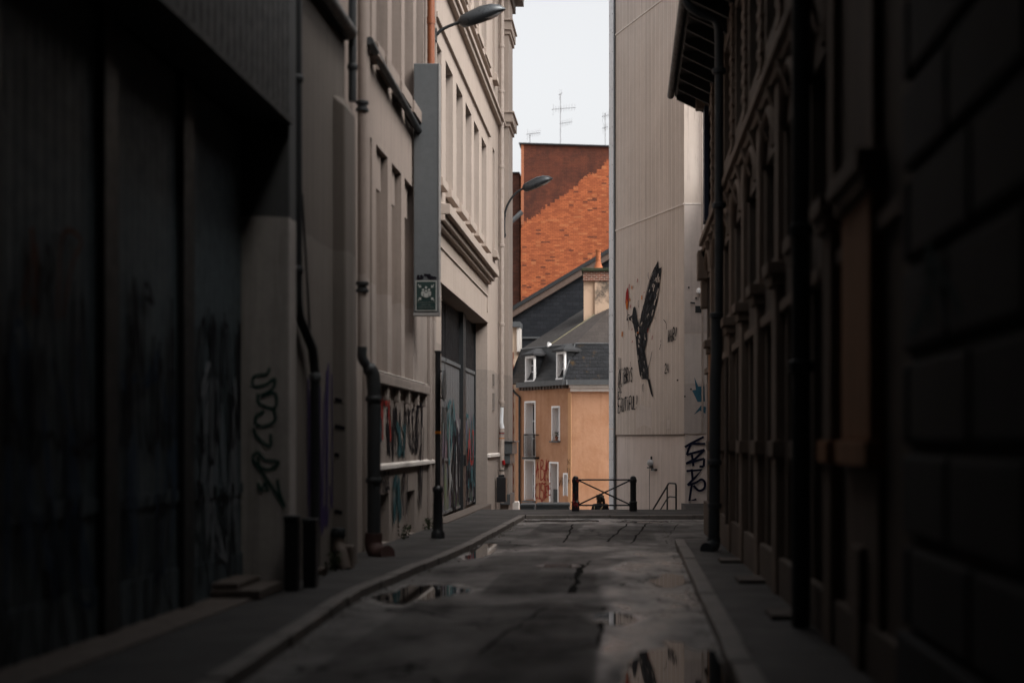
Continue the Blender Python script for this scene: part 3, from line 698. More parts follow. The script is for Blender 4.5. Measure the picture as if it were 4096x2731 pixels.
# ------------------------------------------------------------------ projecting sign box with assembly-point plate
s = thing('sign_box', (-3.92, 28.1, 4.1), 'tall grey metal sign box projecting from the wall with a green assembly-point plate', 'sign')
mb = MB(); mb.box(-4.16, -3.672, 28.0, 28.24, 4.12, 9.02); mb.build('casing', M['greybox'], s, bevel=.012)
mb = MB(); mb.box(-3.6725, -3.66, 27.99, 28.25, 4.10, 9.03); mb.box(-4.17, -3.66, 27.985, 28.25, 4.06, 4.115); mb.build('edge_trim', plain('pale edge metal', (.2,.19,.185), .5), s)
fs = WF(28.0)
mb = MB(); scribble(mb, fs, -4.1, -3.72, 4.78, 4.86, 4, .05, 3); mb.build('paint_smear', INK, s)
x0, x1, z0, z1 = -4.125, -3.705, 4.15, 4.745
mb = MB(); mb.fbox(fs, x0, x1, z0, z1, .002, .010); pl = mb.build('plate', M['signwhite'], s)
mb = MB(); mb.fbox(fs, x0+.022, x1-.022, z0+.175, z1-.022, .011, .014); mb.fbox(fs, x0+.022, x1-.022, z0+.022, z0+.165, .011, .014); mb.build('green_panel', M['greenblack'], pl)
def pict(mb, cx, top, wd, ht, hr):
    k = 14
    mb.prism([fs.p(cx+hr*math.cos(2*math.pi*i/k), top-hr+hr*math.sin(2*math.pi*i/k), .015) for i in range(k)], (0,-.002,0))
    t2 = top-2*hr-.008
    q = [(-.5,-1),(-.5,-.12),(-.38,0),(.38,0),(.5,-.12),(.5,-1),(.36,-1),(.36,-.3),(.33,-.3),(.33,-1.25),(-.33,-1.25),(-.33,-.3),(-.36,-.3),(-.36,-1)]
    mb.prism([fs.p(cx+a*wd, t2+c*ht, .015) for a, c in q], (0,-.002,0))
cx = (x0+x1)/2; pz = z1-.235
mb = MB(); pict(mb, cx-.058, pz+.075, .075, .075, .023); pict(mb, cx+.058, pz+.075, .075, .075, .023)
k = 14; mb.prism([fs.p(cx+.023*math.cos(2*math.pi*i/k), pz+.10+.023*math.sin(2*math.pi*i/k), .015) for i in range(k)], (0,-.002,0))
mb.build('figures', M['signwhite'], pl)
mb = MB()
bm_ = [(-.058,-.10),(-.058,-.012),(-.04,.006),(.04,.006),(.058,-.012),(.058,-.10)]
mb.prism([fs.p(cx+a, pz+c-.01, .0175) for a, c in bm_], (0,-.002,0)); mb.build('figure_outline', M['greenblack'], pl)
mb = MB(); 
k = 14; mb.prism([fs.p(cx+.022*math.cos(2*math.pi*i/k), pz+.03+.022*math.sin(2*math.pi*i/k), .020) for i in range(k)], (0,-.002,0))
q = [(-.5,-1),(-.5,-.12),(-.38,0),(.38,0),(.5,-.12),(.5,-1),(.36,-1),(.36,-.3),(.33,-.3),(.33,-1.1),(-.33,-1.1),(-.33,-.3),(-.36,-.3),(-.36,-1)]
mb.prism([fs.p(cx+a*.095, pz-.008+c*.08, .020) for a, c in q], (0,-.002,0)); mb.build('front_figure', M['signwhite'], pl)
for sx in (-1, 1):
    for sz in (-1, 1):
        mb = MB(); c0 = Vector((cx+sx*.158, pz+.0+sz*.158)); d = Vector((-sx, -sz)).normalized(); e = Vector((-d.y, d.x)); L = .088
        P_ = [c0+e*.008, c0+d*(L-.045)+e*.008, c0+d*(L-.045)+e*.034, c0+d*L, c0+d*(L-.045)-e*.034, c0+d*(L-.045)-e*.008, c0-e*.008]
        mb.prism([fs.p(v.x, v.y, .015) for v in P_], (0,-.002,0)); mb.build('arrow', M['signwhite'], pl)
text_obj('lettering', 'POINT DE', .040, M['signgrey'], pl, fs, cx, z0+.105, .016)
text_obj('lettering', 'RASSEMBLEMENT', .040, M['signgrey'], pl, fs, cx, z0+.055, .016)

# ------------------------------------------------------------------ street lamps on the left wall
def lamp(root_x, y, z, label, kind):
    s = thing('street_lamp', (root_x, y, z), label, 'street lamp', 'street lamps on the left wall')
    if kind == 0: path = [(root_x,y,z),(root_x+.12,y,z+.12),(root_x+.32,y,z+.22),(root_x+.55,y,z+.30)]
    else: path = [(root_x,y,z-.8),(root_x,y,z-.15),(root_x+.06,y,z+.18),(root_x+.22,y,z+.50),(root_x+.42,y,z+.72),(root_x+.66,y,z+.86)]
    sp_ = smooth_path(path, 6); mb = MB(); mb.tube(sp_, .036, 10); mb.build('arm', M['pipe'], s, True)
    if kind:
        for dz in (-.7,-.05):
            mb = MB(); mb.tube([(root_x-.1,y,z+dz),(root_x+.05,y,z+dz)], .05, 8); mb.build('bracket', M['pipe'], s, True)
    else:
        mb = MB(); mb.box(root_x-.08, root_x+.02, y-.06, y+.06, z-.15, z+.15); mb.build('bracket', M['pipe'], s, bevel=.01)
    e = Vector(path[-1]); d = Vector((1, 0, .28 if kind == 0 else .32)).normalized(); upv = Vector((-d.z, 0, d.x)); W = Vector((0,1,0))
    secs = [(-.06,.05,.05,.05),(0,.11,.11,.12),(.02,.13,.13,.14),(.2,.16,.17,.15),(.5,.18,.22,.13),(.72,.17,.20,.09),(.9,.12,.13,.03),(1.0,.03,.03,.01)]
    mb = MB(); rings = []
    for tt, wd, hu, hd in secs:
        c = e+d*tt; rings.append([c + W*wd*math.cos(a) + upv*((hu if math.sin(a) > 0 else hd)*math.sin(a)) for a in [2*math.pi*i/18 for i in range(18)]])
    mb.loft(rings); mb.build('head', M['lampgrey'], s, True)
    mb = MB(); rings = []
    for tt, wd, hd in [(.42,.03,.10),(.5,.11,.125),(.65,.12,.12),(.78,.10,.09),(.88,.04,.05)]:
        c = e+d*tt; rings.append([c + W*wd*math.cos(a) - upv*(hd*(.8+.2*math.sin(a))-.02*0) + upv*.03*math.sin(a) for a in [2*math.pi*i/14 for i in range(14)]])
    mb.loft(rings); mb.build('lens', M['lens'], s, True)
M['lampgrey'] = plain('lamp housing', (.05,.055,.06), .3, .3, .2, bump=0); M['lens'] = plain('lamp lens', (.45,.45,.46), .15, 0, .1, bump=0)
lamp(-4.12, 31.0, 10.42, 'upper street lamp on a short arm beside the orange pipe', 0)
lamp(-4.02, 47.4, 9.15, 'street lamp on a curved arm in front of the brick wall, by the pale drainpipe', 1)

# ------------------------------------------------------------------ black sign post on the left pavement
px, py = -3.5, 26.6; z = zg(py)+.094
s = thing('sign_post', (px, py, z), 'black post with a thick cast base and an edge-on round sign', 'sign post')
mb = MB(); mb.lathe((px,py,z), [(.13,0),(.13,.10),(.10,.14),(.095,.2),(.085,.85),(.10,.87),(.10,.93),(.06,.98)], 14); mb.build('base', M['black'], s, True)
mb = MB(); mb.tube([(px,py,z+.9),(px,py,z+3.45)], .055, 12); mb.tube([(px,py,z+3.45),(px,py,z+3.5)], .065, 12); mb.build('pole', M['black'], s, True)
for zz in (3.1, 2.6):
    mb = MB(); mb.box(px-.02, px+.12, py-.02, py+.02, z+zz, z+zz+.03); mb.build('clamp', M['black'], s)
mb = MB(); mb.tube([(px+.10,py,z+2.86),(px+.125,py,z+2.86)], .3, 28); mb.build('round_sign', M['greybox'], s)
mb = MB(); mb.box(px+.10, px+.12, py-.2, py+.2, z+2.15, z+2.45); mb.build('plate', M['greybox'], s)
mb = MB(); mb.tube([(px,py,z+1.95),(px,py,z+2.0)], .058, 12); mb.build('sticker', OCHRE, s)

# ------------------------------------------------------------------ barrier at the end of the street
b = thing('street_barrier', (-.6, 39.3, EZ), 'black crossed metal barrier between two stout posts with worn red paint', 'barrier')
t = NT('worn post paint'); P = t.pos((1,1,.5))
c = t.mix(t.ramp(t.noise(P, 9, 4), .52, .58), (.012,.012,.014), (.20,.022,.018)); c = t.mix(t.ramp(t.noise(t.pos((1,1,.6),(5,2,1)), 9, 3), .62, .66), c, (.08,.20,.17))
M['wornpost'] = t.done(c, .5)
for k, x in enumerate((-1.37, .225)):
    mb = MB(); mb.lathe((x,39.3,EZ-.02), [(.11,0),(.11,.05),(.105,.24),(.115,.25),(.115,.27),(.085,.29),(.085,.80),(.10,.81),(.10,.89),(.085,.90),(.08,.94),(.05,.975),(.02,.985)], 8)
    po = mb.build('post', M['wornpost'] if k == 0 else M['black'], b)
    po['label'] = 'left post with worn red paint' if k == 0 else 'black right post'
for z in (EZ+.86, EZ+.155):
    mb = MB(); mb.tube([(-1.29,39.3,z),(.145,39.3,z)], .022, 8); mb.build('rail', M['black'], b, True)
mb = MB(); mb.tube([(-1.29,39.31,EZ+.845),(.145,39.31,EZ+.17)], .021, 8); mb.build('cross_bar', M['black'], b, True)
mb = MB(); mb.tube([(-1.29,39.29,EZ+.17),(.145,39.29,EZ+.845)], .021, 8); mb.build('cross_bar', M['black'], b, True)
# stair handrail
s = thing('handrail', (1.45, 41, EZ), 'dark tubular handrail at the head of the stairs by the clad wall', 'handrail')
hx, hy = 1.47, 41.0; dx, dy = -.38, 1.0
def hp(t_, z): return (hx+dx*t_, hy+dy*t_, z)
mb = MB(); mb.tube(smooth_path([hp(0,-.43),hp(0,.22),hp(0.02,.33),hp(.1,.36),hp(.45,.36),hp(.55,.33),hp(.65,.25)],3)+[hp(2.9,-1.35)], .027, 10); mb.build('rail', M['pipe'], s, True)
mb = MB(); mb.tube([hp(.03,-.03),hp(.45,-.03),hp(.6,-.08),hp(2.6,-1.5)], .02, 8); mb.build('mid_rail', M['pipe'], s, True)
mb = MB(); mb.tube([hp(.62,.25),hp(.62,-.75)], .024, 8); mb.build('post', M['pipe'], s, True)

# ------------------------------------------------------------------ metal-clad building on the right, beyond the stairs
b = thing('clad_building', (1.83, 46, -3.6), 'tall building clad in pale ribbed panels with a hummingbird mural and lettering', 'building')
ua = Vector((-2.21, 5.8)).normalized(); A0 = Vector((1.83, 44.0)); nA = Vector((-ua.y, ua.x))
if nA.x > 0: nA = -nA
fa = Fr(A0, ua, nA); LA = 6.2; TOP = 24
def cladmat(name, c, ribs):
    t = NT(name); P = t.pos()
    f2 = t.ramp(t.noise(t.pos((2.5, 2.5, .10)), 1.4, 5, .6), .40, .72); col = t.mix(t.math('MULTIPLY', f2, .40), c, mul(c, .55))
    f3 = t.ramp(t.noise(P, .5, 6, .7), .42, .68); col = t.mix(t.math('MULTIPLY', f3, .35), col, mul((c[0], c[1]*.93, c[2]*.86), .62))
    f4 = t.ramp(t.noise(t.pos((9, 9, .5)), 1.4, 4), .6, .72); col = t.mix(t.math('MULTIPLY', f4, .35), col, (.14,.10,.075))
    t.bump(t.noise(P, 6, 3), .08, .01); return t.done(col, .62, 0, .35)
M['cladding'] = cladmat('pale ribbed cladding', (.57,.487,.43), True)
M['cladlow'] = cladmat('plain lower cladding', (.74,.64,.59), False)
M['cladrib'] = plain('pale seam', (.70,.63,.58), .6, 0, .3, bump=0)
mb = MB()
c4 = [fa.p(0,0), fa.p(LA,0), Vector((9,50.5,0)), Vector((9,44,0))]
mb.hexa([Vector((q.x,q.y,1.80)) for q in c4] + [Vector((q.x,q.y,TOP)) for q in c4]); mb.build('clad_wall', M['cladding'], b)
mb = MB(); c5 = [fa.p(.02,0,-.03), fa.p(LA-.02,0,-.03), Vector((9,50.4,0)), Vector((9,44.03,0))]
mb.hexa([Vector((q.x,q.y,-3.7)) for q in c5] + [Vector((q.x,q.y,1.795)) for q in c5]); mb.build('lower_wall', M['cladlow'], b)
mb = MB(); u = .34
while u < LA-.3: mb.fbox(fa, u-.014, u+.014, 1.81, TOP-.01, -.01, .0025); u += .335
mb.build('seam_ribs', M['cladrib'], b)
for z in (8.92, 15.75):
    mb = MB(); mb.fbox(fa, .01, LA-.02, z-.025, z+.025, .0, .022); mb.build('joint_strip', M['cladrib'], b)
mb = MB(); mb.fbox(fa, .0, LA, 1.76, 1.80, -.02, .02); mb.build('joint_strip', plain('rusty joint', (.10,.065,.045), .8), b)
mb = MB(); mb.box(1.85, 9, 43.985, 43.999, 8.90, 8.94); mb.build('joint_strip', M['cladrib'], b)
mb = MB()
for z in range(-4, 24, 2): mb.hexa([fa.p(LA-.02,z+.012,-.05),fa.p(LA+.40,z+.012,-.05),fa.p(LA+.40,z+.012,.05),fa.p(LA-.02,z+.012,.05),fa.p(LA-.02,z+2,-.05),fa.p(LA+.40,z+2,-.05),fa.p(LA+.40,z+2,.05),fa.p(LA-.02,z+2,.05)])
tr = mb.build('corner_trim', M['zinc'], b)
mb = MB()
z = -3.5
while z < 22:
    for du in (.05, .33): mb.fbox(fa, LA+du-.012, LA+du+.012, z, z+.025, .051, .056)
    z += .66 if int(z*3) % 2 else .62
mb.build('rivets', M['black'], tr)
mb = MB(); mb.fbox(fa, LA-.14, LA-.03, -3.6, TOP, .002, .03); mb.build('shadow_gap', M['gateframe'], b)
# frontal concrete face details (y = 44)
ff = WF(44.0)
M['patch'] = plaster('repainted patch', (.60,.53,.49), streak=.25, blotch=.3); M['patchdark'] = plaster('dull patch', (.52,.45,.415), streak=.3, blotch=.4)
mb = MB(); mb.fbox(ff, 1.835, 9, 4.94, 8.89, .0, .006); mb.build('wall_patch', M['patchdark'], b)
mb = MB(); mb.fbox(ff, 1.84, 9, 3.35, 4.9, .0, .008); mb.build('wall_patch', M['patch'], b)
mb = MB(); mb.fbox(ff, 1.835, 9, 1.82, 3.33, .0, .006); mb.build('wall_patch', M['patchdark'], b)
mb = MB(); mb.fbox(ff, 2.17, 2.36, 5.55, 5.76, .007, .02); mb.build('vent', M['gateframe'], b)
mb = MB(); mb.box(2.17, 2.22, 43.9, 43.98, 5.98, 6.02); mb.tube([(2.02,43.93,5.86),(2.16,43.93,5.84)], .025, 8); mb.build('cable_stub', M['black'], b)
mb = MB(); mb.tube([(2.39,43.93,24),(2.39,43.93,1.9)], .03, 8); mb.build('conduit', M['palepipe'], b, True)
o = MB(); o.lathe((2.27,43.86,6.12), [(.02,0),(.07,.02),(.08,.1),(.05,.17),(.02,.18)], 12); tag(o.build('alarm_bell', M['white'], None, True, True), 'small white alarm box high on the clad building above the square vent', 'alarm')
o = MB(); o.box(2.3, 2.42, 43.8, 43.98, 6.62, 6.76); tag(o.build('security_camera', M['white'], None, False, True, .01), 'small white camera box at the edge of the dark right building', 'camera')
def fapx(x, y, s=(1,0,1,0)):               # traced wall coordinates of the mural on the angled face
    X, Y = s[1]+x*s[0], s[3]+y*s[2]; q = X-1437
    u = (5977-44*q)/(1162.7+.935*q); D = 44+.935*u
    return u, EYE+(1010-Y)*D/3266
Z5 = (.4464*.57422, 2400*.57422, .4464*.57422, 1000*.57422)
def m5(x, y, n=.02): u, z = fapx(x, y, Z5); return fa.p(u, z, n)
nf = (nA.x, nA.y, 0)
def blob(mb, pts, n): 
    mb.prism([m5(x, y, n) for x, y in pts], Vector(nf)*.001)
GREYD = paint('charcoal', (.020,.020,.023)); GREYM = paint('slate grey', (.055,.058,.065)); GREYL = paint('pale grey', (.45,.39,.35))
wing = [(530,90),(537,160),(560,150),(548,280),(522,460),(475,630),(432,720),(385,724),(362,660),(380,560),(400,490),(455,270),(500,150)]
body = [(308,512),(318,500),(328,512),(338,560),(345,620),(362,670),(395,705),(432,720),(432,800),(410,900),(428,1000),(442,1060),(446,1160),(420,1150),(384,1150),(365,1110),(345,960),(325,740),(303,640),(270,620),(248,628),(249,604),(272,594),(298,578)]
mb = MB(); blob(mb, wing, .019); blob(mb, body, .0205); blob(mb, [(432,1145),(456,1150),(486,1305),(480,1308),(466,1280)], .0195); mu = mb.build('mural', GREYD, b)
rnd = random.Random(4); mb = MB(); mk = MB(); ml = MB()
def inside(pt, poly):
    x, y = pt; c = False; j = len(poly)-1
    for i in range(len(poly)):
        xi, yi = poly[i]; xj, yj = poly[j]
        if (yi > y) != (yj > y) and x < (xj-xi)*(y-yi)/(yj-yi)+xi: c = not c
        j = i
    return c
for i in range(1100):
    poly = wing if i % 2 else body
    x, y = rnd.uniform(250, 560), rnd.uniform(100, 1150)
    if not inside((x, y), poly): continue
    d = (-.28, 1.0) if poly is wing else (.10, 1.0)
    L = rnd.uniform(18, 55); tgt = mb if rnd.random() < .45 else (mk if rnd.random() < .6 else ml)
    pts = [(x+rnd.uniform(-3,3), y), (x+d[0]*L*.5+rnd.uniform(-5,5), y+L*.5), (x+d[0]*L, y+L)]
    if not inside(pts[-1], poly): continue
    tgt.strip(smooth_path([m5(a, c_, 0) for a, c_ in pts], 3), nf, rnd.uniform(.03, .065) if tgt is not ml else rnd.uniform(.05, .09), .0225+.000012*i)
mb.build('mural_feathers', GREYM, mu); mk.build('mural_strokes', INK, mu); ml.build('mural_highlights', GREYL, mu)
mb = MB()
for pts in ([(365,610),(352,680),(350,740)],[(432,720),(450,680),(462,600)],[(560,150),(540,300),(505,520),(470,640)],[(500,150),(455,260),(410,440)],[(440,1060),(462,980),(478,900)],[(400,1190),(390,1220),(397,1265)],[(445,195),(442,220),(446,255)],[(355,445),(352,475),(356,510)],[(505,592),(503,606),(505,618)],[(580,618),(603,650),(607,702)],[(557,800),(556,815),(557,822)],[(556,835),(548,870),(541,888)],[(252,535),(260,590),(272,712)],[(250,600),(262,575),(278,580)]):
    mb.strip(smooth_path([m5(x, y, 0) for x, y in pts], 4), nf, .028, .023)
mb.build('mural_strokes', INK, mu)
mb = MB(); blob(mb, [(255,330),(262,345),(268,400),(264,490),(256,535),(246,520),(238,460),(243,380)], .024); 
for x, y, h in ((345,268,16),(284,500,14),(298,705,10),(440,715,20),(478,780,18),(405,374,5),(300,815,10),(272,320,20)): blob(mb, [(x-4,y+h),(x+1,y+h),(x+5,y-h),(x,y-h)], .024)
mb.build('mural_flame', SCARLET, mu)
mb = MB(); blob(mb, [(252,435),(260,460),(256,530),(250,520),(245,480)], .026)
for x, y, h in ((386,420,18),(297,330,14),(209,748,22),(277,440,12),(351,735,8)): blob(mb, [(x-5,y+h),(x+4,y+h),(x+5,y-h),(x-4,y-h)], .024)
mb.build('mural_flame_core', OCHRE, mu)
to3 = lambda u, z: fa.p(u, z, 0)
def q5(*pts): return [fapx(x, y, Z5) for x, y in pts]
mb = MB()
write(mb, to3, nf, 'LL,', q5((176,1066),(224,1060),(224,958),(178,960)), .036, .022)
write(mb, to3, nf, 'OLIBRIS', q5((172,1208),(302,1170),(302,1045),(174,1070)), .054, .022)
write(mb, to3, nf, 'RE', q5((168,1338),(212,1318),(210,1215),(170,1222)), .036, .022)
write(mb, to3, nf, 'EAUTIFUL!', q5((168,1452),(352,1410),(352,1290),(170,1330)), .054, .022)
mb.strip([m5(283,995,0), m5(280,1040,0)], nf, .03, .022)
mb.build('lettering', INK, b)
mb = MB(); write(mb, to3, nf, 'WAR!', q5((614,825),(698,800),(706,686),(620,712)), .050, .022); mb.build('lettering', INK, b)
mb = MB(); write(mb, to3, nf, '24', q5((590,1095),(628,1095),(622,1010),(592,1015)), .045, .022, gap=.1); mb.build('lettering', INK, b)
mb = MB()
for x, y in ((166,1040),(166,1180),(167,1300),(167,1362)): mb.strip([m5(x,y,0), m5(x+1,y+28,0)], nf, .02, .022)
mb.build('lettering', SCARLET, b)
mb = MB(); blob(mb, [(330,1450),(345,1390),(380,1375),(420,1400),(465,1405),(466,1590),(400,1560),(330,1600)], .004); mb.build('paint_blot', M['patch'], b); mb = MB(); blob(mb, [(605,1520),(630,1510),(632,1590),(604,1600)], .004); mb.build('paint_blot', M['patch'], b)
# tags on the frontal face
Z6 = (.2976*.57422, 2200*.57422, .2976*.57422, 1700*.57422)
def f6(x, y, n=0, Z=Z6, D=44.0):
    X, Y = Z[1]+x*Z[0], Z[3]+y*Z[2]; return ff.p((X-1437)*D/3266, EYE+(1010-Y)*D/3266, n)
mb = MB()
for i, pts in enumerate([[(1820,285),(1905,232),(2075,148)],[(1900,236),(2095,240)],[(1905,238),(1870,310),(1845,388)],[(1845,388),(2085,320)],[(2085,320),(1960,440),(1835,505)],[(1835,505),(2080,440)],[(2080,440),(2072,545)],[(2072,545),(2015,545)],[(1915,385),(1935,540)],[(1840,605),(2050,590),(1960,690),(1855,795)],[(1855,795),(1960,765),(2040,718),(2088,760),(2078,840),(2010,868),(1935,800)],[(1910,580),(1925,715)],[(1915,770),(1880,1005),(1975,985)]]):
    p3 = [f6(*q) for q in pts]
    mb.strip(smooth_path(p3, 5) if i in (10,) else p3, (0,-1,0), .07, .012+.0015*i)
mb.build('graffiti', NAVY, b)
for pts in ([(850,1130),(885,1215),(940,1215),(945,1350),(880,1355),(830,1250),(865,1245)],[(845,1470),(910,1385),(955,1400),(950,1460),(900,1430)]):
    mb = MB(); mb.prism([f6(x, y, .012, Z5) for x, y in pts], (0,-.001,0)); mb.build('graffiti', BLUEP, b)
mb = MB()
for x, y in ((800,330),(820,1240),(765,1305),(700,1160)): mb.prism([f6(x+8*math.cos(a), y+8*math.sin(a), .012, Z5) for a in [k*.8 for k in range(8)]], (0,-.02,0))
mb.build('bolts', M['black'], b)
u, z = fapx(1367, 500, Z6); p3 = fa.p(u, z, 0)
s = thing('wall_lamp', p3, 'pale round caged lamp low on the clad wall above its switch box', 'lamp')
mb = MB(); pr = [p3+Vector(nf)*(-.04), p3+Vector(nf)*.12]
mb.tube([p3-Vector(nf)*.04, p3+Vector(nf)*.05, p3+Vector(nf)*.10, p3+Vector(nf)*.13], [.12,.12,.09,.03], 14); mb.build('dome', M['lens'], s, True)
mb = MB(); mb.fbox(fa, u-.12, u+.12, z-.17, z-.125, -.05, .10); mb.fbox(fa, u-.015, u+.015, z+.12, z+.22, -.05, .02); mb.build('bracket', M['black'], s)
mb = MB(); mb.fbox(fa, u-.45, u-.12, z-.24, z-.18, -.05, .06); mb.build('cover', M['gateframe'], s)
mb = MB(); mb.fbox(fa, u+.2, u+.215, -3.0, z-.1, -.05, -.02); mb.build('lower_seam', M['gateframe'], b)
# ------------------------------------------------------------------ woman on the stairs
def skin(name, V, E, rad, mat, parent, root=0, sub=2, jitter=0):
    me = bpy.data.meshes.new(name); off = wloc(parent)
    me.from_pydata([Vector(v)-off for v in V], E, []); o = bpy.data.objects.new(name, me); COL.objects.link(o); o.parent = parent
    sk = o.modifiers.new('skin', 'SKIN'); sk.use_smooth_shade = True
    for i, r in enumerate(rad):
        q = me.skin_vertices[0].data[i]; q.radius = (r, r) if not isinstance(r, tuple) else r; q.use_root = (i == root)
    s2 = o.modifiers.new('sub', 'SUBSURF'); s2.levels = sub; s2.render_levels = sub
    me.materials.append(mat); return o
PX, PY = -.74, 42.45
step = int((PY-40.2)/.3); FZ = EZ-.17*(step+1)
w_ = thing('person', (PX, PY, FZ), 'woman with a dark ponytail and dark jacket walking down the stairs behind the barrier', 'person')
M['skin'] = plain('skin', (.45,.28,.20), .55, 0, .1, bump=0); M['jacket'] = plain('dark jacket', (.012,.013,.016), .8); M['hair'] = plain('dark brown hair', (.028,.018,.013), .5); M['strap'] = plain('bag strap', (.24,.18,.10), .7); M['denim'] = plain('dark jeans', (.02,.025,.04), .8)
def L(x, y, z): return (PX+x, PY+y, FZ+z)
V = [L(0,0,.92),L(0,0,1.08),L(0,.01,1.24),L(0,.0,1.36),L(0,.0,1.43),L(0,.01,1.50),L(0,.02,1.56),
     L(.10,0,.88),L(.11,.16,.50),L(.11,.10,.10),L(.11,.26,.05),  L(-.10,0,.88),L(-.11,-.04,.52),L(-.11,-.10,.22),L(-.11,.03,.17),
     L(.17,0,1.35),L(.23,.02,1.10),L(.24,.12,.88),L(.24,.15,.80), L(-.17,0,1.35),L(-.24,-.03,1.10),L(-.25,.02,.86),L(-.25,.05,.78)]
E = [(0,1),(1,2),(2,3),(3,4),(4,5),(5,6),(0,7),(7,8),(8,9),(9,10),(0,11),(11,12),(12,13),(13,14),(3,15),(15,16),(16,17),(17,18),(3,19),(19,20),(20,21),(21,22)]
rd = [(.16,.11),(.135,.10),(.155,.115),(.13,.09),.055,.06,.05,.085,.06,.04,.03,.085,.06,.04,.03,.06,.048,.036,.03,.06,.048,.036,.03]
skin('body', V, E, rd, M['skin'], w_)
Vj = [V[i] for i in (0,1,2,3,4,15,16,17,19,20,21)]; Ej = [(0,1),(1,2),(2,3),(3,4),(3,5),(5,6),(6,7),(3,8),(8,9),(9,10)]
skin('jacket', Vj, Ej, [(.19,.14),(.165,.13),(.185,.145),(.16,.12),.085,.09,.068,.052,.09,.068,.052], M['jacket'], w_)
Vt = [V[i] for i in (0,7,8,9,11,12,13)]; skin('trousers', Vt, [(0,1),(1,2),(2,3),(0,4),(4,5),(5,6)], [(.175,.125),.10,.078,.06,.10,.078,.06], M['denim'], w_)
mb = MB(); c0 = Vector(L(0,.02,1.575)); bmesh.ops.create_uvsphere(mb.bm, u_segments=20, v_segments=14, radius=1)
for v in mb.bm.verts:
    p_ = v.co.copy(); nz = 1-.18*max(0, -p_.z); v.co = c0+Vector((p_.x*.083*nz, p_.y*.10*nz, p_.z*.118))
    if p_.y > .8 and -.25 < p_.z < .05: v.co.y += .022            # nose
hd = mb.build('head', M['skin'], w_, True)
mb = MB()
for sx in (-1, 1): mb.tube([c0+Vector((sx*.08,.01,-.03)), c0+Vector((sx*.088,0,.0)), c0+Vector((sx*.08,-.01,.03))], [.014,.018,.014], 8)
mb.build('ears', M['skin'], hd, True)
mb = MB()
for sx in (-1, 1): mb.tube([c0+Vector((sx*.032,.085,.0)), c0+Vector((sx*.032,.098,.0))], .011, 8)
mb.build('eyes', M['white'], hd, True)
mb = MB(); mb.tube([c0+Vector((-.025,.092,-.062)), c0+Vector((.025,.092,-.062))], .006, 8); mb.build('mouth', M['terra'], hd, True)
mb = MB(); bmesh.ops.create_uvsphere(mb.bm, u_segments=24, v_segments=18, radius=1)
for v in list(mb.bm.verts):
    p_ = v.co.copy()
    k = 1+.05*noise.noise(Vector((p_.x*6, p_.y*6, p_.z*2)))
    v.co = c0+Vector((p_.x*.105*k, p_.y*.115*k-.022, p_.z*.135*k+.012))
mb.tube(smooth_path([c0+Vector((.03,-.10,.05)), c0+Vector((.07,-.17,.02)), c0+Vector((.105,-.17,-.08)), c0+Vector((.12,-.15,-.2)), c0+Vector((.125,-.14,-.30))], 4), [.03,.045,.05,.052,.05,.05,.05,.046,.045,.042,.04,.036,.032,.026,.02,.015,.01], 10)
rn = random.Random(3)
for i in range(26):
    a = rn.uniform(0, 6.28); h = rn.uniform(-.08, .12)
    q = c0+Vector((.1*math.cos(a), .1*math.sin(a)-.03, h)); 
    if q.y > c0.y+.05 and h < .04: continue
    mb.tube(smooth_path([q, q+Vector((rn.uniform(-.02,.03), -.02, -.06)), q+Vector((rn.uniform(-.03,.04), -.02, -.13))], 3), [.014,.013,.012,.011,.009,.006,.004], 6)
mb.build('hair', M['hair'], w_, True)
for sx in (-1, 1):                                               # hands: palm, four fingers, thumb
    base = Vector(V[18] if sx > 0 else V[22]); mb = MB()
    mb.tube([base+Vector((0,0,.02)), base+Vector((0,.005,-.03)), base+Vector((0,.01,-.075))], [.026,.036,.034], 10)
    for i, ln in enumerate((.06,.07,.066,.052)):
        o_ = base+Vector((0, .035-.018*i+.0, -.072)); mb.tube([o_, o_+Vector((-sx*.006,0,-ln*.5)), o_+Vector((-sx*.02,0,-ln))], [.0095,.009,.007], 8)
    o_ = base+Vector((0,.03,-.02)); mb.tube([o_, o_+Vector((-sx*.015,.03,-.025)), o_+Vector((-sx*.02,.04,-.055))], [.012,.011,.008], 8)
    mb.build('hand', M['skin'], w_, True)
for sx in (-1, 1):
    q = Vector(V[10] if sx > 0 else V[14]); mb = MB(); mb.tube([q+Vector((0,-.20,.0)), q+Vector((0,-.08,.0)), q+Vector((0,.05,-.015))], [.045,.05,.036], 10); mb.build('shoe', M['black'], w_, True)
mb = MB()
pts = smooth_path([Vector(L(-.02,-.15,1.40)), Vector(L(.0,-.175,1.3)), Vector(L(-.08,-.175,1.15)), Vector(L(-.17,-.12,1.0))], 5)
pts2 = smooth_path([Vector(L(.10,-.13,1.42)), Vector(L(.04,-.185,1.3)), Vector(L(-.05,-.19,1.16)), Vector(L(-.16,-.15,1.0))], 5)
mb.strip(pts2, (0,-1,0), .045, .004); mb.build('bag_strap', M['strap'], w_)
mb = MB(); mb.strip(smooth_path([Vector(L(-.17,-.115,1.4)), Vector(L(-.18,-.16,1.25)), Vector(L(-.20,-.13,1.1))], 5), (0,-1,0), .03, .004); mb.build('bag_strap', M['strap'], w_)

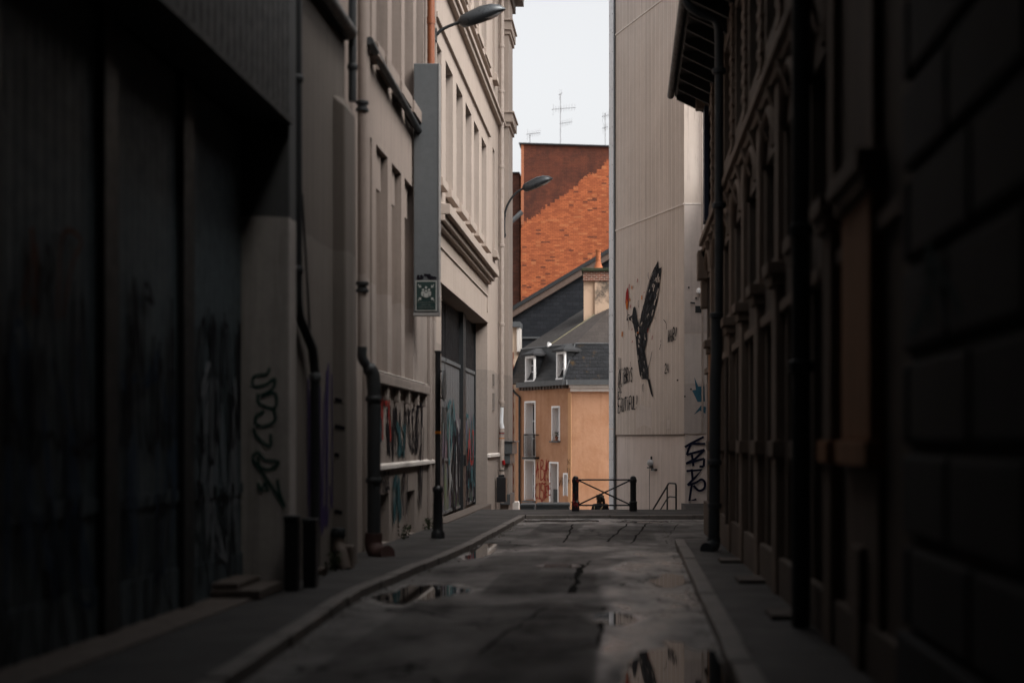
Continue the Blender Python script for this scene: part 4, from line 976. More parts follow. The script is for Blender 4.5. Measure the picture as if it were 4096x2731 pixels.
# ------------------------------------------------------------------ orange house with mansard roof
b = thing('orange_house', (-2.3, 63, -3.6), 'orange rendered corner house with slate mansard roof, dormers and red graffiti', 'house')
C = Vector((-2.335, 62.0)); dl = Vector((-.574, .819)); nl = Vector((-.819, -.574)); fl = Fr(C, dl, nl); fr_ = WF(62.0)
def orange_mat():
    t = NT('orange render'); P = t.pos(); c = (.46,.25,.152)
    f1 = t.ramp(t.noise(P, .7, 7, .7), .4, .68); col = t.mix(t.math('MULTIPLY', f1, .7), c, (.33,.15,.072))
    f2 = t.ramp(t.noise(t.pos((3,3,.25)), 1.2, 5), .5, .75); col = t.mix(t.math('MULTIPLY', f2, .5), col, (.25,.12,.06))
    f3 = t.ramp(t.noise(P, 2.3, 5), .55, .7); col = t.mix(t.math('MULTIPLY', f3, .35), col, (.55,.31,.18))
    t.bump(t.noise(P, 7, 5), .35, .03); return t.done(col, .9)
M['orange'] = orange_mat()
M['orangepale'] = plaster('pale orange quoin', (.60,.33,.17), streak=.3, blotch=.3)
EV = 4.02
W1 = (3.05,3.86,.85,3.32,.34); W2 = (.99,1.53,1.62,3.05,.26); W3 = (3.08,3.88,-1.1,.68,.38); W4 = (1.10,1.72,-3.2,.58,.34); W5 = (.33,.574,-.8,.1,.15)
mb = MB(); mb.wall(fl, 0, 4.79, -3.7, EV, [W1,W2,W3,W4,W5], 6); mb.build('wall', M['orange'], b)
mb = MB(); mb.wall(fr_, C.x+.0, 6, -3.7, EV, [], 6); 
bm = mb.bm
mb.build('wall', M['orange'], b)
mb = MB(); mb.fbox(fl, .002, .26, -3.7, 3.7, .001, .02); mb.build('corner_strip', M['orangepale'], b)
def wn(h, sill=True, door=False):
    a, c, z0, z1, d = h
    mb = MB()
    mb.fbox(fl, a-.07, a, z0-.02, z1+.08, -.02, .03); mb.fbox(fl, c, c+.07, z0-.02, z1+.08, -.02, .03); mb.fbox(fl, a+.001, c-.001, z1, z1+.08, -.02, .029)
    mb.fbox(fl, c-.03, c-.004, z0, z1-.002, -d+.01, -.021)                     # white-painted far reveal
    w = mb.build('door_frame' if door else 'window', M['white'], b)
    mb = MB(); mb.fbox(fl, a+.001, c-.031, z0+.001, z1-.002, -d+.002, -d+.012); mb.build('pane', M['glass'], w)
    mb = MB()
    m_ = (a+c)/2
    for u in (a+.03, m_, c-.08): mb.fbox(fl, u-.022, u+.022, z0+.01, z1-.01, -d+.013, -d+.04)
    for k in range(4): zz = z0+.03+(z1-z0-.08)*k/3; mb.fbox(fl, a+.01, c-.035, zz, zz+.035, -d+.014, -d+.036)
    mb.build('glazing_bars', M['white'], w)
    if sill:
        mb = MB(); mb.fbox(fl, a-.1, c+.1, z0-.1, z0-.022, -.05, .14, .02); mb.build('sill', M['greybox'], w)
wn(W1); wn(W2); wn(W3); wn(W5, False)
wn(W4, False, True)
RB0, RB1 = W1[0]-.25, W1[1]-.25
mb = MB(); u = RB0-.05
while u < RB1+.08: mb.fbox(fl, u, u+.014, .9, 1.86, .2, .214); u += .075
mb.fbox(fl, RB0-.08, RB1+.08, 1.86, 1.90, .19, .225); mb.fbox(fl, RB0-.08, RB1+.08, .9, .93, .19, .225)
for u in (RB0-.08, RB1+.055): mb.fbox(fl, u, u+.03, .93, 1.86, .19, .225); mb.fbox(fl, u, u+.02, 1.84, 1.88, .0, .19)
mb.build('balcony_railing', M['black'], b)
mb = MB(); mb.fbox(fl, RB0-.12, RB1+.12, .78, .86, -.02, .28); mb.build('balcony_ledge', M['gateframe'], b)
mb = MB(); mb.fbox(fl, 1.1, 1.4, -1.9, -.55, .02, .05); mb.build('door_grille', M['gateframe'], b)
tpx = lambda x, y: (lambda q, Y: ((62*q-7626)/(1874.7-.819*q), Y))(1437-(2120+x/7.84)*.57422, (1820+y/7.84)*.57422)
def t3(x, y):
    u, Y = tpx(x, y); D = 62+.819*u; return fl.p(u, EYE+(1010-Y)*D/3266)
mb = MB()
for i, pts in enumerate([[(262,180),(250,330),(210,660)],[(258,180),(272,420),(285,700)],[(205,520),(240,450),(310,410)],[(265,70),(268,120)],[(370,120),(358,400),(360,770)],[(370,120),(430,160),(430,300),(365,390),(430,420),(470,520),(450,700),(360,770)],[(540,110),(525,300),(490,760)],[(540,110),(545,330),(560,600)],[(480,465),(540,445)],[(650,250),(620,160),(580,230),(575,380),(650,480),(660,620),(610,780),(560,680)],
    [(265,870),(215,930),(185,1080),(200,1270),(235,1330),(270,1290)],[(330,870),(335,1100),(325,1340)],[(300,870),(360,862)],[(300,1335),(380,1330)],[(440,850),(385,880),(380,1060),(440,1090),(450,1250),(410,1430),(370,1330)],[(430,890),(545,850)],[(490,870),(495,1120),(480,1400)],[(520,950),(580,940)],[(525,950),(520,1340)],[(520,1145),(570,1135)],[(515,1310),(580,1260)],[(590,900),(600,1080),(640,900),(625,1250)],[(640,865),(680,860)],[(640,1030),(680,1020)],[(640,1225),(685,1215)],[(480,810),(500,720),(545,795)]]):
    mb.strip(smooth_path([t3(*q) for q in pts], 4), (nl.x, nl.y, 0), .055, .010+.0012*i)
mb.build('graffiti', REDP, b)
mb = MB(); 
for k, (u0,u1,z0,z1) in enumerate([(.05,.3,.55,.8),(.08,.3,-.05,.45),(.1,.3,-.4,-.1),(.62,.95,-.4,.0)]): scribble(mb, fl, u0, u1, z0, z1, 60+k, .02, 2, .024)
mb.build('graffiti', INK, b)
# flowerpot on the sill
s = thing('flowerpot', fl.p(1.15, 1.6, .04), 'small terracotta pot with a dark plant on the orange house sill', 'plant pot')
c = fl.p(1.15, 1.6, .04)
mb = MB(); mb.lathe(c, [(.05,0),(.075,.15),(.085,.15),(.085,.18)], 14); mb.build('pot', M['terra'], s, True)
mb = MB(); rn = random.Random(5)
for i in range(22):
    a = rn.uniform(0,6.28); r_ = rn.uniform(.02,.12); h = rn.uniform(.2,.42); q = Vector(c)+Vector((r_*math.cos(a), r_*math.sin(a), h)); e = Vector((rn.uniform(-1,1),rn.uniform(-1,1),rn.uniform(-.3,1))).normalized()*.06; s_ = e.cross(Vector((.3,.5,.9))).normalized()*.025
    mb.face([q-e, q+s_, q+e, q-s_])
mb.tube([Vector(c)+Vector((0,0,.15)), Vector(c)+Vector((.01,0,.35))], .01, 6)
mb.build('foliage', plain('dark leaves', (.02,.04,.015), .7, bump=0), s)
# cornice, gutter, mansard
mb = MB(); mb.fbox(fr_, C.x-.05, 6, EV-.28, EV-.12, .0, .10); mb.fbox(fr_, C.x-.1, 6, EV-.118, EV, .0, .20); mb.build('cornice', M['pale'], b)
mb = MB(); u = .25
while u < 4.0:
    mb.fbox(fl, u, u+.10, EV-.14, EV-.002, .0, .30, .0); u += .26
mb.build('eave_brackets', M['concrete'], b)
def offp(f, u, z, n): return f.p(u, z, n)
mb = MB(); mb.fbox(fl, -.15, 4.1, EV+.001, EV+.22, -.1, .38); mb.build('gutter', M['greybox'], b)
mb = MB(); mb.fbox(fr_, C.x-.40, 6, EV+.003, EV+.22, -.1, .30); mb.build('gutter', M['greybox'], b)
def slate(name, u, c1=(.010,.011,.013), c2=(.020,.021,.024), bh=.16, bw=.24, rough=.42):
    m = coursed(name, u, c1, c2, (.006,.006,.007), bw, bh, .012, 0, rough, .9, None, .4); return m
M['slate_l'] = slate('wet slates', dl, (.011,.011,.012), (.027,.0255,.0255), rough=.34); M['slate_f'] = slate('dark slates', (1,0))
def mossy(t, col, u, z, br):
    f = t.ramp(t.noise(t.pos((1.2,1.2,.8)), 1.4, 5, .7), .60, .72); return t.mix(t.math('MULTIPLY', f, .5), col, (.16,.085,.015))
M['slate_moss'] = coursed('mossy dark slates', (1,0), (.010,.011,.013), (.022,.023,.027), (.006,.006,.007), .24, .16, .012, 0, .5, .9, mossy, .4)
M['slate_top'] = coursed('brown worn slates', (1,0), (.038,.031,.028), (.055,.045,.040), (.035,.03,.028), .3, .17, .012, 0, .8, .6, None, .5)
M['slate_side'] = plain('brown lichened slates', (.036,.028,.025), .9, 0, .5, 5, .4)
BZ = 5.85
M['slate_dkb'] = plain('dark brown slates', (.017,.014,.013), .85, 0, .4, 5, .4); M['mossyridge'] = plain('mossy ridge', (.13,.115,.07), .9, 0, .6, 9)
kl0 = [fl.p(-.12, EV+.23, .32), fl.p(4.95, EV+.05, .36)]          # lower edge of left slope
def msec(u):   # bell-cast profile across the left slope
    return [fl.p(u, EV+.20, .36), fl.p(u, EV+.45, .16), fl.p(u, EV+.9, -.06), fl.p(u, EV+1.4, -.22), fl.p(u, BZ, -.40)]
mb = MB()
us = [-.12+ (4.95+.12)*i/12 for i in range(13)]
rows = [msec(u) for u in us]
hip_low = Vector((C.x-.36, 61.72, EV+.21)); hip_top = Vector((C.x+.14, 62.42, BZ))
rows[0] = [hip_low.lerp(hip_top, t_) for t_ in (0, .13, .38, .66, 1)]
for i in range(12):
    for j in range(4): mb.face([rows[i][j], rows[i+1][j], rows[i+1][j+1], rows[i][j+1]])
mb.build('mansard_slope', M['slate_l'], b, True)
mb = MB(); fr_low = [Vector((6, 61.72, EV+.21)), Vector((6, 62.42, BZ))]
mb.face([hip_low, fr_low[0], fr_low[1], hip_top]); mb.build('mansard_slope', M['slate_moss'], b)
mb = MB(); mb.face([fl.p(4.95, EV+.2, .36), fl.p(4.95, BZ, -.40), fl.p(4.95, BZ, -5), fl.p(4.95, EV, -5)]); mb.build('mansard_end', M['slate_f'], b)
mb = MB(); mb.tube([hip_low, hip_top], .03, 8); mb.tube([hip_top, fr_low[1]], .035, 8); mb.tube([hip_top]+[r[4] for r in rows[1:]], .03, 8); mb.build('hip_flashing', M['greybox'], b, True)
APX = Vector(((1440-1437)*68/3266, 68, EYE+(1010-672)*68/3266))
le = fl.p(2.55, BZ, -.40); l2 = rows[-1][4]; QT = Vector(((1440-1437)*72/3266, 73, EYE+(1010-640)*72/3266))
mb = MB(); mb.face([le, APX, QT, l2]); mb.face([l2, QT, QT+Vector((0,4,-2)), l2+Vector((0,5,-1))]); mb.build('rear_slope', M['slate_dkb'], b)
mb = MB(); mb.face([hip_top, APX, le+Vector((0,0,.02))]); mb.build('upper_slope', M['slate_side'], b)
mb = MB(); mb.face([hip_top, fr_low[1], Vector((6,68,APX.z)), APX]); mb.build('upper_slope', M['slate_top'], b)
mb = MB(); mb.tube([le, APX], .045, 8); mb.build('ridge_flashing', M['mossyridge'], b, True)
mb = MB(); mb.tube([le+(APX-le)*.0+Vector((0,-.1,-.02)), le+(APX-le)*.015+Vector((0,-.1,.06)), le+(APX-le)*.03+Vector((0,-.1,.0))], [.06,.12,.06], 8); mb.build('mortar_lump', M['white'], b, True)
# dormers on the left slope
def dormer(u0, u1, z0, z1):
    d = bpy.data.objects.new('dormer', None); COL.objects.link(d); d.parent = b; um = (u0+u1)/2; d.location = fl.p(um, z0, 0)-wloc(b)
    n1 = .26; mb = MB()
    mb.fbox(fl, u0-.10, u0-.002, z0-.06, z1+.10, -.7, n1-.06); mb.fbox(fl, u1+.002, u1+.10, z0-.06, z1+.10, -.7, n1-.06); mb.build('cheeks', M['slate_f'], d)
    mb = MB(); mb.fbox(fl, u1-.03, u1-.003, z0, z1, -.1, n1-.06); mb.build('reveal', M['white'], d)
    mb = MB(); mb.fbox(fl, u0-.1, u0, z0-.08, z1+.10, n1-.058, n1+.02); mb.fbox(fl, u1, u1+.1, z0-.08, z1+.10, n1-.058, n1+.02); mb.fbox(fl, u0+.001, u1-.001, z1, z1+.1, n1-.058, n1+.019); mb.fbox(fl, u0-.1, u1+.1, z0-.16, z0-.082, n1-.1, n1+.06)
    for k in range(4): zz = z0+(z1-z0-.05)*k/3; mb.fbox(fl, u0+.001, u1-.001, zz, zz+.04, n1-.24, n1-.21)
    mb.fbox(fl, um-.02, um+.02, z0, z1, n1-.241, n1-.211)
    mb.build('window_frame', M['white'], d)
    mb = MB(); mb.fbox(fl, u0+.002, u1-.002, z0-.05, z1-.002, n1-.26, n1-.25); mb.build('pane', M['glass'], d)
    mb = MB(); e = .18
    a_, c_ = u0-e-.05, u1+e+.05; zt = z1+.10
    mb.fbox(fl, a_, c_, zt+.001, zt+.09, -.8, n1+.16)
    pts = [fl.p(a_, zt+.092, n1+.15), fl.p(c_, zt+.092, n1+.15), fl.p(c_, zt+.092, -.8), fl.p(a_, zt+.092, -.8)]
    tp = [fl.p(um, zt+.36, -.05), fl.p(um, zt+.36, -.8)]
    mb.face([pts[0], pts[1], tp[0]]); mb.face([pts[1], pts[2], tp[1], tp[0]]); mb.face([pts[3], pts[0], tp[0], tp[1]]); mb.face([pts[2], pts[3], tp[1]])
    mb.build('dormer_roof', plain('dormer zinc', (.02,.02,.022), .7), d)
dormer(2.74, 3.35, 4.40, 5.32); dormer(.21, .71, 4.42, 5.38)
# chimney
cx0 = (1342-1437)*66.5/3266; zc = lambda y: EYE+(1010-y)*66.5/3266
ch = bpy.data.objects.new('chimney', None); COL.objects.link(ch); ch.parent = b; ch.location = Vector((cx0+.8, 67, 5))-wloc(b)
t = NT('sooty chimney render'); P = t.pos(); c = t.mix(t.ramp(t.noise(P, 1.6, 6, .7), .45, .62), (.46,.33,.24), (.10,.08,.065)); t.bump(t.noise(P, 10, 4), .3, .02); M['chim'] = t.done(c, .9)
t = NT('clean chimney render'); P = t.pos(); c = t.mix(t.math('MULTIPLY', t.ramp(t.noise(P, 1.6, 6, .7), .5, .7), .6), (.50,.35,.25), (.2,.14,.1)); M['chim2'] = t.done(c, .9)
mb = MB(); mb.box(cx0+.52, cx0+2.2, 66.4, 68, 3, zc(644)); mb.build('stack', M['chim'], ch)
mb = MB(); mb.box(cx0, cx0+.517, 66.5, 67.9, 3, zc(644)); mb.build('stack_flank', M['chim2'], ch)
M['redbrick'] = coursed('small red bricks', (1,0), (.20,.06,.035), (.09,.03,.022), (.34,.27,.22), .24, .085, .014, 0, .85, .5, None, .3)
mb = MB(); mb.box(cx0-.02, cx0+2.25, 66.35, 68.05, zc(643.8), zc(623)); mb.build('brick_cap', M['redbrick'], ch)
mb = MB(); mb.box(cx0-.10, cx0+2.35, 66.25, 68.15, zc(622.8), zc(615)); mb.build('coping', plain('mossy coping', (.03,.035,.018), .9), ch, bevel=.03)
mb = MB(); xc = (1375.5-1437)*67/3266
mb.lathe((xc,67,zc(615)), [(.24,0),(.20,.12),(.125,.34),(.115,.42),(.125,.42),(.125,.46),(.115,.46),(.12,.86),(.14,.86),(.14,.93),(.10,.93)], 16); mb.build('chimney_pot', plain('orange clay', (.33,.10,.035), .75), ch, True)
# dark drainpipe of the orange house
def flp(x, y): 
    q = 1437-x; u = (62*q-7626)/(1874.7-.819*q); return u, EYE+(1010-y)*(62+.819*u)/3266
mb = MB(); mb.tube([fl.p(4.7, 3.95, .2), fl.p(4.62, 3.8, .12), fl.p(flp(1198.5,900)[0], 3.6, .09), fl.p(flp(1198.5,1150)[0], -1.5, .09)], .055, 10)
mb.build('drainpipe', M['pipe'], b, True)

# ------------------------------------------------------------------ slate-hung house behind
D2 = 74.0; z2 = lambda y, D=D2: EYE+(1010-y)*D/3266; x2 = lambda x, D=D2: (x-1437)*D/3266
b = thing('slate_house', (-1, 76, -3.6), 'house behind with a slate-hung gable and dark sloping verge', 'house')
M['slate_g'] = coursed('blue grey hung slates', (1,0), (.012,.014,.018), (.021,.023,.028), (.008,.009,.011), .34, .2, .012, 0, .6, .7, None, .35)
xa, xb_, xm = x2(1165), x2(1480), x2(1480)
za, zb = z2(729), z2(532)
mb = MB(); mb.prism([(xa,D2,-3.7),(xm,D2,-3.7),(xm,D2,zb),(xa,D2,za)], (0,8,0)); mb.build('gable_wall', M['slate_g'], b)
mb = MB(); dv = (Vector((xm,0,zb))-Vector((xa,0,za))).normalized(); nv_ = Vector((-dv.z,0,dv.x))
q = [Vector((xa-.3,D2-.35,za))-dv*.0+nv_*.0, Vector((xm,D2-.35,zb)), Vector((xm,D2-.35,zb))+nv_*.18, Vector((xa-.3,D2-.35,za))+nv_*.18]
mb.prism(q, (0,8.5,0)); mb.build('roof', M['pipe'], b)
mb = MB(); q = [Vector((xa-.3,D2-.28,za))-nv_*.30, Vector((xm,D2-.28,zb))-nv_*.30, Vector((xm,D2-.28,zb))-nv_*.005, Vector((xa-.3,D2-.28,za))-nv_*.005]
mb.prism(q, (0,.27,0)); mb.build('bargeboard', plain('brown board', (.11,.075,.06), .8), b)
mb = MB(); mb.box(xa, x2(1300), D2-.08, D2-.002, z2(776), z2(772)); mb.build('flashing', M['greybox'], b)

# ------------------------------------------------------------------ big brick building
D3 = 85.0
b = thing('brick_building', (0, 90, -3.6), 'tall windowless brick building with sooty upper part and rooftop aerials', 'building')
x3 = lambda x: (x-1437)*D3/3266; z3 = lambda y: EYE+(1010-y)*D3/3266
def soot(t, col, u, z, br):
    # newer orange bricks fill the old gable below a stepped diagonal; sooty older bricks above it
    uq = t.math('MULTIPLY', t.math('FLOOR', t.math('MULTIPLY', u, 1/.28)), .28); zq = t.math('MULTIPLY', t.math('FLOOR', t.math('MULTIPLY', z, 1/.10)), .10)
    ua_, za_, ub_, zb_ = x3(1197), z3(515), x3(1398), z3(370)
    sl_ = (zb_-za_)/(ub_-ua_)
    line = t.math('ADD', t.math('MULTIPLY', t.math('SUBTRACT', uq, ua_), sl_), za_)
    line = t.math('ADD', line, t.math('MULTIPLY', t.math('SUBTRACT', t.noise(t.pos(), .6, 5, .7), .5), 1.9))
    up = t.math('GREATER_THAN', zq, line)
    dark = t.mix(.75, col, (.055,.021,.017)); dark = t.mix(t.math('MULTIPLY', t.ramp(t.noise(t.pos((1,1,.7)), .8, 6, .7), .42, .66), .75), dark, (.028,.016,.014))
    # scattered burnt bricks
    cell = t.n('ShaderNodeTexWhiteNoise', noise_dimensions='2D'); cv = t.n('ShaderNodeCombineXYZ'); t.l(uq, cv.inputs[0]); t.l(zq, cv.inputs[1]); t.l(cv.outputs[0], cell.inputs[0])
    bb = t.math('MULTIPLY', t.math('GREATER_THAN', cell.outputs[0], .955), .7)
    lite = t.mix(bb, col, (.055,.025,.02))
    pb = t.math('MULTIPLY', t.math('LESS_THAN', cell.outputs[0], .07), .35); lite = t.mix(pb, lite, (.50,.20,.085))
    return t.mix(up, lite, dark)
M['brick'] = coursed('orange brick', (1,0), (.42,.122,.048), (.25,.067,.029), (.20,.062,.03), .28, .10, .014, 0, .9, .5, soot, .3)
M['brickdark'] = coursed('sooty brick', (1,0), (.14,.05,.03), (.075,.028,.02), (.08,.05,.04), .28, .10, .018, 0, .9, .5, None, .6)
mb = MB(); xl, xr = x3(1198), x3(1520)
mb.prism([(xl,D3,-3.7),(xr,D3,-3.7),(xr,D3,z3(340)),(xl,D3,z3(330))], (0,12,0)); mb.build('wall', M['brick'], b)
mb = MB(); mb.box(-14, x3(1172)+.55, D3+.6, D3+12, -3.7, z3(393)); mb.build('wall', M['brickdark'], b)
mb = MB(); mb.prism([(xl-.12,D3-.12,z3(330)),(xr,D3-.12,z3(340)),(xr,D3-.12,z3(337)),(xl-.12,D3-.12,z3(327))], (0,12.2,0)); mb.build('coping', M['black'], b)
mb = MB(); mb.box(-14, x3(1197)-.1, D3+.45, D3+12.1, z3(393)+.002, z3(390.5)); mb.build('coping', M['black'], b)
mb = MB(); mb.box(xl+.005, xl+.17, D3-.03, D3+.3, z3(515), z3(331)); mb.build('corner_strip', plain('lit return brick', (.33,.12,.06), .9), b)  # paler strip paints the light on the side return face
mb = MB(); mb.lathe((x3(1245),D3+2,z3(330)), [(.16,0),(.14,.15),(.15,.18),(.1,.2)], 12); mb.build('chimney_pot', M['terra'], b, True)
mb = MB(); q0, q1 = Vector((x3(1165),D3-.3,z3(520))), Vector((x3(1202),D3-.3,z3(487)))
mb.tube([q0, q1], .14, 8); mb.build('roof_edge', M['greybox'], b, True)
AL = plain('aerial alloy', (.35,.35,.36), .4, .5, .1, bump=0)
def aerial(x, yt, yb, arms, label):
    X = x3(x); a = thing('aerial', (X, D3+1, z3(yb)), label, 'aerial', 'aerials on the brick building roof')
    mb = MB(); mb.tube([(X,D3+1,z3(yb)-.1),(X,D3+1,z3(yt))], .026, 6); mb.build('mast', AL, a, True)
    for (y, xa_, xb2, k) in arms:
        mb = MB(); mb.tube([(x3(xa_),D3+1.3,z3(y)+.03),(x3(xb2),D3+.5,z3(y)-.04)], .016, 6)
        for i in range(k):
            t_ = (i+.5)/k; X1 = x3(xa_)+(x3(xb2)-x3(xa_))*t_; Y1 = D3+1.3-.8*t_; h = .2 if i else .34
            mb.tube([(X1,Y1,z3(y)-h),(X1+.02,Y1+.02,z3(y)+h)], .010, 5)
        mb.build('boom', AL, a, True)
aerial(1287, 205, 331, [(240,1266,1323,9),(273,1284,1315,7),(206,1282,1292,2)], 'tallest aerial, mid roof, with two long booms')
aerial(1216, 300, 330, [(298,1207,1242,8)], 'short bent aerial near the left end of the brick roof')
aerial(1391, 250, 336, [(257,1383,1400,5),(284,1384,1398,4)], 'aerial half hidden by the clad building edge')

# ------------------------------------------------------------------ cream house with brick quoins
b = thing('cream_house', (-6, 70, -3.6), 'narrow glimpse of a cream house with toothed brick quoins', 'house')
D4 = 68.5; x4 = lambda x: (x-1437)*D4/3266; z4 = lambda y: EYE+(1010-y)*D4/3266
M['cream'] = plaster('cream render', (.58,.44,.33), streak=.25, blotch=.25)
mb = MB(); mb.box(-11, x4(1190), D4, D4+1.2, -3.7, z4(748)); mb.build('wall', M['cream'], b)
mb = MB(); z = -2.0; i = 0
while z < z4(810): 
    wq = .13 if i % 2 else .085; c_ = x4(1178.4); mb.box(c_-wq/2, c_+wq/2, D4-.02, D4-.001, z, z+.30); z += .302; i += 1
mb.build('brick_quoins', plain('quoin brick', (.22,.075,.045), .9), b)
mb = MB(); mb.box(-11, x4(1197), D4-.25, D4+1.3, z4(750), z4(738)); mb.build('cornice', M['greybox'], b)
mb = MB(); mb.box(x4(1189), x4(1196.5), D4-.15, D4+1, z4(806), z4(752)); mb.build('stone_block', M['pale'], b)

# ------------------------------------------------------------------ low things at the foot of the orange house, seen past the stairs
q = MB(); q.box((1158-1437)*56/3266, (1193-1437)*56/3266, 56, 56.4, -3.7, EYE+(1010-1150)*56/3266); o = q.build('low_wall', M['pale'], None, False, True, .02); tag(o, 'low pale wall at the foot of the cream house', 'wall')
def bin_(x0, x1, yt, D, lab):
    a, c = (x0-1437)*D/3266, (x1-1437)*D/3266; z1 = EYE+(1010-yt)*D/3266; zb_ = -3.62
    s = thing('waste_container', ((a+c)/2, D+.4, zb_), lab, 'container', 'dark containers below the stairs')
    mb = MB(); mb.hexa([(a+.05,D+.05,zb_+.1),(c-.05,D+.05,zb_+.1),(c-.05,D+.75,zb_+.1),(a+.05,D+.75,zb_+.1),(a,D,z1-.1),(c,D,z1-.1),(c,D+.8,z1-.1),(a,D+.8,z1-.1)]); mb.build('body', M['cont'], s, bevel=.02)
    mb = MB(); mb.hexa([(a-.02,D-.03,z1-.098),(c+.02,D-.03,z1-.098),(c+.02,D+.83,z1-.098),(a-.02,D+.83,z1-.098),(a-.02,D-.03,z1),(c+.02,D-.03,z1),(c-.02,D+.83,z1+.03),(a+.02,D+.83,z1+.03)]); mb.build('lid', M['cont'], s, bevel=.02)
M['cont'] = plain('container grey', (.04,.046,.05), .5, 0, .2, bump=0)
bin_(1196, 1229, 1156, 54, 'dark grey container with a sloping lid at the left below the stairs')
bin_(1232, 1309, 1155, 55, 'wide dark grey container below the orange doorway')

# ------------------------------------------------------------------ right: rusticated stone building nearest the camera
b = thing('stone_building', (1.75, 3, 0), 'near-black rusticated stone building at the right edge', 'building')
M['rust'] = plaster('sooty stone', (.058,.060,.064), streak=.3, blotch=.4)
f = WR(1.70)
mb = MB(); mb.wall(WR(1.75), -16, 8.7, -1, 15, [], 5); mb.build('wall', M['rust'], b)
z = .45
i = 0
while z < 8:
    u = -2.0 + (.5 if i % 2 else 0)
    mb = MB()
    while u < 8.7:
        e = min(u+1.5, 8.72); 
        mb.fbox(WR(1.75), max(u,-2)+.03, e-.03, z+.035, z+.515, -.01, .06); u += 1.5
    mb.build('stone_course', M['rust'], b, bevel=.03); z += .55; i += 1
mb = MB(); mb.fbox(WR(1.75), -2, 8.72, zg(4)-.1, .44, -.01, .09); mb.build('plinth', M['rust'], b, bevel=.02)
mb = MB(); scribble(mb, WR(1.69), 7.2, 8.4, 2.2, 2.7, 71, .06, 2, .003); mb.build('graffiti', TEAL, b)

# ------------------------------------------------------------------ right: long dark building with pilasters, arches and tiled eaves
b = thing('arcaded_building', (1.75, 20, zg(20)), 'long dark building with pilasters, arched windows, brick quoins and a tiled overhanging eave', 'building')
M['dk'] = plaster('dark sooty render', (.155,.122,.10), streak=.5, blotch=.5); M['dkstone'] = plaster('brown sooty stone', (.21,.16,.128), streak=.4, blotch=.4)
M['dkor'] = plaster('amber lit orange stone', (.43,.215,.11), streak=.35, blotch=.4); M['dkwood'] = plain('black timber', (.018,.017,.017), .7)  # orange stone brightened to paint amber light on the near pier
M['tile'] = plain('sooty clay tile', (.035,.03,.028), .75, 0, .5, 8, .2)
f = WR(1.75)
PIL = [9.6, 11.45, 13.5, 15.6, 17.8, 20.2, 22.6, 25.2, 27.8]
holes = []
for a, c in zip(PIL, PIL[1:]+[30.2]):
    u0, u1 = a+(1.4 if a == 9.6 else .62), c-.18
    if u1-u0 < .5: continue
    holes.append((u0, u1, 3.75, 5.0, .25)); holes.append((u0, u1, 6.5, 8.4, .25)); holes.append((u0+.1, u1-.1, .2, 3.0, .25))
mb = MB(); mb.wall(f, 8.71, 30.4, -1.2, 9.1, holes, 6); mb.build('wall', M['dk'], b)
for a, c in zip(PIL, PIL[1:]+[30.2]):
    u0, u1 = a+(1.4 if a == 9.6 else .62), c-.18; um = (u0+u1)/2
    wq = 1.25 if a == 9.6 else .44
    mb = MB(); mb.fbox(f, a, a+wq, 1.602 if a == 9.6 else zg(a)-.1, 3.30, -.01, .10); mb.build('pilaster', M['dkor'] if a == 9.6 or a == 27.8 else M['dkstone'], b, bevel=.015)
    if a == 9.6:
        mb = MB(); mb.fbox(f, 9.55, 10.9, zg(a)-.1, 1.40, -.01, .05); mb.fbox(f, 10.0, 10.32, -.1, .85, .051, .11); mb.build('pilaster_foot', M['dkstone'], b, bevel=.015)
    mb = MB(); mb.fbox(f, a-.05, a+wq+.05, 3.302, 3.42, -.01, .15); mb.fbox(f, a-.09, a+wq+.09, 3.422, 3.56, -.01, .20); mb.build('capital', M['dkstone'], b, bevel=.01)
    mb = MB(); mb.fbox(f, a-.05, a+wq+.05, 1.42, 1.60, -.01, .14); mb.build('pilaster_band', M['dkor'] if a < 12 else M['dkstone'], b, bevel=.01)
    mb = MB(); mb.fbox(f, a+.06, a+.38, 3.562, 5.55, -.01, .07); mb.build('pilaster', M['dkstone'], b, bevel=.01)
    if u1-u0 > .5:
        mb = MB(); k = 9; r_ = (u1-u0)/2
        mb.tube([f.p(um+r_*math.cos(math.pi*i/k)*1.05, 4.95+.55*math.sin(math.pi*i/k), .03) for i in range(k+1)], .07, 8); mb.build('arch', M['dkstone'], b, True)
        for z0, z1 in ((3.76,4.99),(6.51,8.39),(.21,2.99)):
            mb = MB(); mb.fbox(f, u0+.12, u1-.12, z0, z1, -.245, -.20); w = mb.build('window' if z0 > 3 else 'shutter', M['dkwood'], b)
            if z0 > 3:
                mb = MB(); mb.fbox(f, u0+.2, um-.03, z0+.1, z1-.1, -.199, -.195); mb.fbox(f, um+.03, u1-.2, z0+.1, z1-.1, -.199, -.195); mb.build('pane', M['glass'], w)
    # brick quoin column on the upper storey
    mb = MB(); z = 6.1; i = 0
    while z < 8.9: mb.fbox(f, a+(.0 if i % 2 else .06), a+(.44 if i % 2 else .38), z, z+.115, -.01, .05+.012*(i % 2)); z += .12; i += 1
    mb.build('brick_quoin', M['dkq'] if 'dkq' in M else M['dkstone'], b)
mb = MB(); mb.fbox(f, 8.71, 30.42, 5.62, 5.74, -.01, .10); mb.fbox(f, 8.71, 30.42, 5.742, 5.90, -.01, .17, .04); mb.fbox(f, 8.71, 30.42, 3.0, 3.12, -.01, .06); mb.build('string_course', M['dkstone'], b, bevel=.01)
u = 9.2
while u < 30.3:
    mb = MB(); mb.hexa([f.p(u,5.25,.0),f.p(u+.16,5.25,.0),f.p(u+.16,5.25,.03),f.p(u,5.25,.03),f.p(u,5.615,.0),f.p(u+.16,5.615,.0),f.p(u+.16,5.615,.16),f.p(u,5.615,.16)]); mb.build('corbel', M['dkstone'], b); u += 1.15
